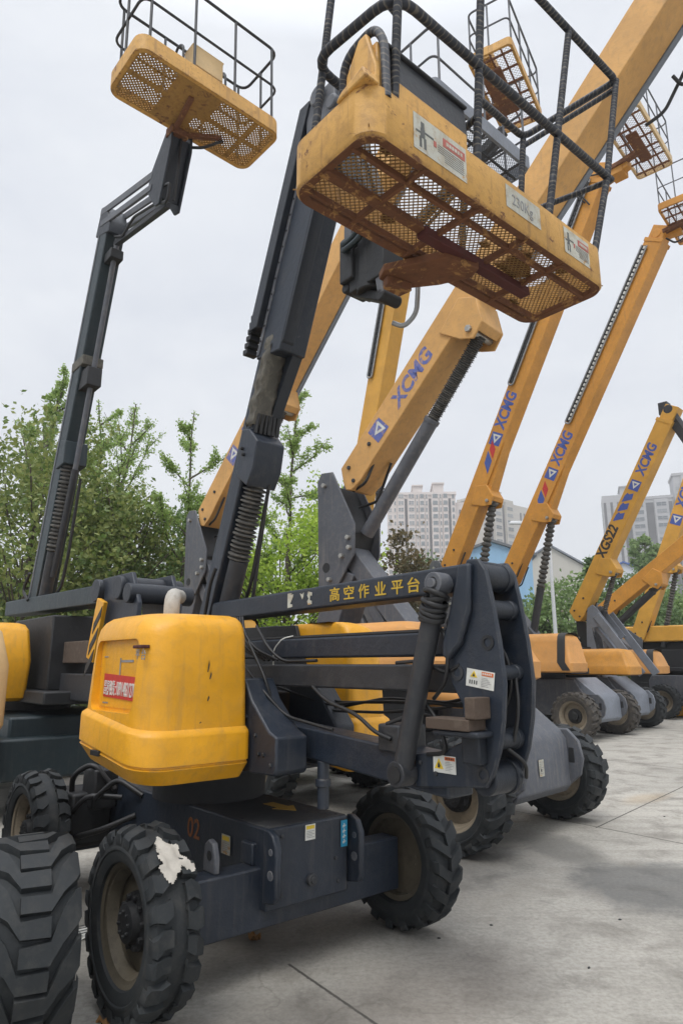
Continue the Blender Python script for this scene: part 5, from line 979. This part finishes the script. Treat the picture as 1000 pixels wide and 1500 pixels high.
bush_tree('broadleaf_tree', 'far pale green tree seen low between the ginkgo trunks', -9.0, 42.0, 8.0, 4.0, 66, 'green', .3, 80, 70, .05, group=GL)
bush_tree('broadleaf_tree', 'far dark tree low behind the rounded green tree', -12.0, 36.0, 7.0, 3.6, 67, 'darkgreen', .3, 80, 70, .05, group=GL)
bush_tree('broadleaf_tree', 'low dark green tree filling the ground level at the far left edge', -10.3, 19.5, 4.2, 2.2, 91, 'darkgreen', .15, 100, 90, .02, group=GL)
bush_tree('broadleaf_tree', 'low green tree behind the foot of the slim dark boom', -7.6, 21.0, 4.4, 2.1, 92, 'green', .15, 100, 90, .02, group=GL)
for i, (nm, lab, x, y, h, r, m, sh, n) in enumerate((
    ('broadleaf_tree', 'dense mid green tree just right of the white lamp post', 11.6, 34.0, 6.0, 2.4, 'green', 'round', 110),
    ('conifer_tree', 'narrow pointed tree poking above the green mass right of the lamp post', 12.9, 34.6, 7.6, .9, 'darkgreen', 'cone', 70),
    ('broadleaf_tree', 'dark green tree between the pointed tree and the black-lettered boom', 14.4, 34.0, 6.1, 2.3, 'darkgreen', 'round', 110),
    ('broadleaf_tree', 'green tree behind the grey folding links of the black-lettered lift', 17.4, 36.0, 5.9, 2.6, 'green', 'round', 110),
    ('broadleaf_tree', 'dark tree under the shallow orange boom', 19.6, 36.0, 5.8, 2.5, 'darkgreen', 'round', 100),
    ('broadleaf_tree', 'light green tree at the right edge below the steep boom', 22.0, 37.0, 6.4, 2.8, 'green', 'round', 110),
    ('broadleaf_tree', 'thin dark tree left of the white lamp post', 9.2, 36.0, 5.2, 1.9, 'darkgreen', 'round', 80),
    ('broadleaf_tree', 'small lone tree in front of the right residential tower', 28.3, 62.0, 13.6, 1.3, 'green', 'round', 60))):
    bush_tree(nm, lab, x, y, h, r, 70+i*7, m, .24 if i < 7 else .35, n, 75, .03 if i < 7 else .72, 1.0, sh, GL)

# ------------------------------------------------------------------ buildings
def facade(name, cols):
    m, t, b = newmat(name); v = objco(t, (.08, .08, .5)); c = mixc(t, ramp(t, noise(t, 1, 4, .6, v), .3, .7), cols[0], cols[1]); t.links.new(c, b.inputs['Base Color']); b.inputs['Roughness'].default_value = .8; return m
M['wallpink'] = facade('pale_pink_render', ((.56, .50, .47), (.66, .60, .57))); M['wallbeige'] = facade('beige_render', ((.46, .43, .39), (.56, .53, .48))); M['wallgrey'] = facade('grey_render', ((.34, .34, .35), (.42, .42, .43)))
def winmat():
    m, t, b = newmat('dull_window'); o = N(t, 'ShaderNodeObjectInfo'); t.links.new(mixc(t, o.outputs['Random'], (.10, .12, .135), (.30, .32, .33)), b.inputs['Base Color']); b.inputs['Roughness'].default_value = .3; return m
M['glass'] = winmat(); M['recess'] = flat('dark_recess', (.10, .10, .105), .7); M['roofdark'] = flat('roof_edge', (.12, .13, .14), .6)
M['shedblue'] = flat('blue_sheet_wall', (.26, .44, .62), .5); M['shedcream'] = flat('cream_sheet_wall', (.52, .50, .45), .6); M['shedwhite'] = flat('white_sheet_wall', (.60, .63, .68), .6); M['trimblue'] = flat('blue_roof_trim', (.08, .14, .36), .5)
def tower(label, x, y, rz, w, d, h, bays, floors, fh, mat, heads=(), wing=None):
    """slab tower: projecting bays with recesses between, one window per bay and floor"""
    T = thing('residential_tower', label, 'apartment tower', (x, y, 0), rz)
    b = MB(); b.box(-w/2, w/2, 0, d, 0, h); b.build('wall', mat, T, 0, 0)
    b = MB(); b.box(-w/2-.4, w/2+.4, -.4, d+.4, h, h+1.1); b.build('parapet', mat, T, 0, 0)
    for (hx, hw, hh) in heads:
        b = MB(); b.box(hx-hw/2, hx+hw/2, .5, d-.5, h+1.1, h+1.1+hh); b.box(hx-hw/2-.4, hx+hw/2+.4, 0, d, h+1.1+hh, h+1.6+hh); b.build('roof_head', mat, T, 0, 0)
    tot = sum(q[1] for q in bays); u = -w/2; wm = {}; n = 0; rest = MB()
    for kind, bw in bays:
        ww = bw/tot*w; x0, x1 = u, u+ww; u += ww; cx = (x0+x1)/2
        if kind == 'gap':
            b = MB(); b.box(x0+.1, x1-.1, -.06, .0, 6, h-1.5); b.build('recess', 'recess', T, 0, 0)
            continue
        pr = {'bay': -1.0, 'small': -.5, 'flat': -.02}[kind]
        if kind != 'flat':
            b = MB(); b.box(x0+.15, x1-.15, pr, 0, 0, h-(.3 if kind == 'bay' else -.6)); b.build('bay', mat, T, 0, 0)
        k = {'bay': .66, 'small': .36, 'flat': .5}[kind]
        key = (kind, round(ww, 2))
        if key not in wm:
            b = MB(); a = ww*k/2; b.mat(0).box(-a, a, -.05, 0, 0, 1.45); b.mat(1)
            if kind != 'small': b.box(-.06, .06, -.09, -.05, 0, 1.45); b.box(-a, a, -.09, -.05, .6, .7)
            b.box(-a-.1, a+.1, -.16, 0, -.16, -.04); o = b.build('window', ['glass', mat], None, 0, 0); wm[key] = o.data; bpy.data.objects.remove(o)
        for f in range(4, floors):
            if n < 100:
                o = bpy.data.objects.new('window', wm[key]); COL.objects.link(o); o.parent = T; o.location = (cx, pr, f*fh+.85); n += 1
            else:
                me = wm[key]; rest.add([(q.co.x+cx, q.co.y+pr, q.co.z+f*fh+.85) for q in me.vertices], [tuple(p.vertices) for p in me.polygons])
    if rest.v: o = rest.build('window', 'glass', T, 0, 0); o['kind'] = 'stuff'
    if wing:
        b = MB(); b.box(*wing); b.build('side_wing', mat, T, 0, 0)
        b = MB(); x1 = wing[1]
        for k in range(3):
            b.box(x1-2.2-k*2.6, x1-1.2-k*2.6, wing[2]-.06, wing[2], 8, wing[5]-3)
        b.build('stair_strip', 'recess', T, 0, 0)
    return T
tower('pale pink residential tower standing farthest left, many window bays', 31.0, 255.0, radians(-4), 26.5, 14, 66.5, (('flat', 1.6), ('small', 1.2), ('bay', 2.1), ('gap', .8), ('bay', 2.1), ('small', 1.1), ('bay', 1.5), ('small', 1.1), ('gap', .8), ('bay', 2.0), ('small', 1.0), ('bay', 1.6), ('gap', .8), ('flat', 1.2)), 25, 2.68, 'wallpink', ((-1.3, 3.6, 2.6), (6.8, 4.0, 3.4), (-10.5, 3.0, 1.5)), (13.25, 17.0, 3.0, 15, 0, 64))
tower('beige residential tower between the two striped booms, with one blank end wall', 66.5, 280.0, radians(38), 20, 13, 70.5, (('flat', 2), ('gap', 1.2), ('bay', 2.6), ('gap', 1.2), ('bay', 2.6)), 23, 3.0, 'wallbeige', ((0, 6, 2.5),), (10.0, 22.0, -.5, 13, 0, 70))
tower('grey residential tower behind the black-lettered boom, with dark vertical strips', 127.0, 272.0, radians(-20), 19, 13, 69.0, (('gap', 1.5), ('bay', 3.0), ('gap', 1.6), ('bay', 2.8), ('gap', .8)), 23, 2.95, 'wallgrey', ((-8.5, 3.0, 5.0),), (-17.5, -9.6, -3.5, 12, 0, 71))
tower('tall grey tower cut by the right picture edge', 149.0, 268.0, radians(-20), 22, 13, 79.0, (('flat', 1.6), ('bay', 3.0), ('gap', 1.5), ('bay', 3.0), ('gap', 1.2), ('bay', 3)), 25, 3.0, 'wallgrey')
def shed(label, x, y, rz, w, d, h, rise, wall, trim):
    T = thing('shed', label, 'shed', (x, y, 0), rz)
    b = MB(); b.prism([(-w/2, 0), (w/2, 0), (w/2, h), (0, h+rise), (-w/2, h)], 0, d); o = b.build('wall', wall, T, 0, 0)
    b = MB()
    for i in range(int(w/.6)):
        u = -w/2+.3+i*.6; zt = h+rise*(1-abs(u)/(w/2)); b.box(u-.06, u+.06, -.05, 0, 0, zt-.05)
    b.build('sheet_ribs', wall, T, 0, 0)
    b = MB()
    for s in (-1, 1): b.prism([(s*(w/2+.4), h-.12), (s*(w/2+.4), h+.12), (0, h+rise+.25), (0, h+rise+.01)], -.4, d+.4)
    b.build('roof', trim, T, 0, 0); return T
shed('light blue corrugated shed with a dark eave behind the two striped booms', 14.0, 62.0, radians(-8), 7.2, 18, 11.6, 1.3, 'shedblue', 'roofdark')
shed('cream gabled shed right of the striped booms', 26.2, 84.0, radians(-14), 9.5, 20, 13.2, 3.2, 'shedcream', 'greylt')
shed('white gabled shed with a blue roof edge below the right residential tower', 38.8, 92.0, radians(-20), 9.0, 20, 13.2, 2.2, 'shedwhite', 'trimblue')
def lamp():
    T = thing('street_lamp', 'white street lamp post with one arm, standing behind the two striped booms', 'street lamp', (9.55, 30.5, 0), 0)
    b = MB(); b.lathe((0, 0, 0), (0, 0, 1), [(0, .14), (.4, .14), (.42, .10), (7.9, .065)], 14); b.build('pole', 'lamp', T, 0, 60)
    b = MB(); b.tube([(0, 0, 7.7), (-.1, 0, 8.0), (-.9, 0, 8.12)], .04, 8, .15); b.build('arm', 'lamp', T, 0, 60)
    b = MB(); b.loft([[(-.85-x, y, 8.06+z) for x, y in rrect(0, .95, -.12, .12, .08, 3)] for z in (0, .07)]+[[(-.85-x*.9, y*.7, 8.06+.14) for x, y in rrect(.05, .95, -.12, .12, .08, 3)]]); b.build('lamp_head', 'lamp', T, 0)
lamp()

# ------------------------------------------------------------------ litter
def litter():
    b = MB(); rnd = random.Random(1)
    vs = [(.16*i/5-.08+rnd.uniform(-.006, .006), .20*j/5-.1, .006+rnd.uniform(0, .02)) for i in range(6) for j in range(6)]
    b.add(vs, [(i*6+j, i*6+j+1, (i+1)*6+j+1, (i+1)*6+j) for i in range(5) for j in range(5)])
    T = thing('paper_sheet', 'printed white paper sheet on the concrete between the two nearest left tyres', 'paper', (-1.66, 4.85, 0), .6)
    p = b.build('sheet', 'white', T, 0, 0); q = MB()
    for j in range(4): q.box(-.06, .05-(j % 2)*.03, -.07+j*.045, -.055+j*.045, .030, .031)
    q.build('print', 'ink', p, 0, 0)
    def leaf(loc, rz, s, lab):
        b = MB(); n = 7; pts = [(s*(i/n-.5), 0, .012+.02*abs(i/n-.5)) for i in range(n+1)]
        e = [(s*(i/n-.5), s*.28*sin(pi*i/n), .03+.02*sin(i*2)) for i in range(n+1)]; e2 = [(x, -y, z*.8) for x, y, z in e]
        b.add(pts+e+e2, [(i, i+1, n+2+i, n+1+i) for i in range(n)]+[(i, i+1, 2*n+3+i, 2*n+2+i) for i in range(n)])
        o = b.build('dead_leaf', 'leaf_dead', None, 0, 60); o.location = loc; o.rotation_euler = (0, 0, rz); tag(o, lab, 'leaf')
    leaf((-1.12, 3.72, .0), .4, .13, 'brown dead leaf by the foreground left tyre at the bottom edge'); leaf((-.55, 4.75, 0), 1.9, .15, 'orange-brown dead leaf in the shade under the front axle')
    b = MB(); b.lathe((0, 0, 0), (0, 0, 1), [(0, .007), (.004, .009), (.008, .004)], 6); o = b.build('pebble', 'ink', None, 0); o.scale = (1.5, .8, 1)
    tag(o, 'small dark crumb lying on the bare concrete', 'pebble', 'crumbs on the concrete'); o.location = (1.0, 5.0, 0)
    for x, y in ((.62, 4.78), (1.42, 4.35), (1.9, 5.1), (3.7, 8.3)):
        c = o.copy(); COL.objects.link(c); c.location = (x, y, 0); c.rotation_euler = (0, 0, x*5)
litter()

# ------------------------------------------------------------------ air
def haze():
    b = MB(); b.box(-420, 420, -40, 420, -1.0, 96); m = bpy.data.materials.new('haze_air'); m.use_nodes = True; t = m.node_tree; t.nodes.clear()
    v = N(t, 'ShaderNodeVolumePrincipled'); v.inputs['Color'].default_value = (.98, .985, .99, 1); v.inputs['Density'].default_value = .0011; v.inputs['Anisotropy'].default_value = .2
    o = N(t, 'ShaderNodeOutputMaterial'); t.links.new(v.outputs[0], o.inputs['Volume'])
    q = b.build('haze', m, None, 0, 0); q['kind'] = 'stuff'
haze()
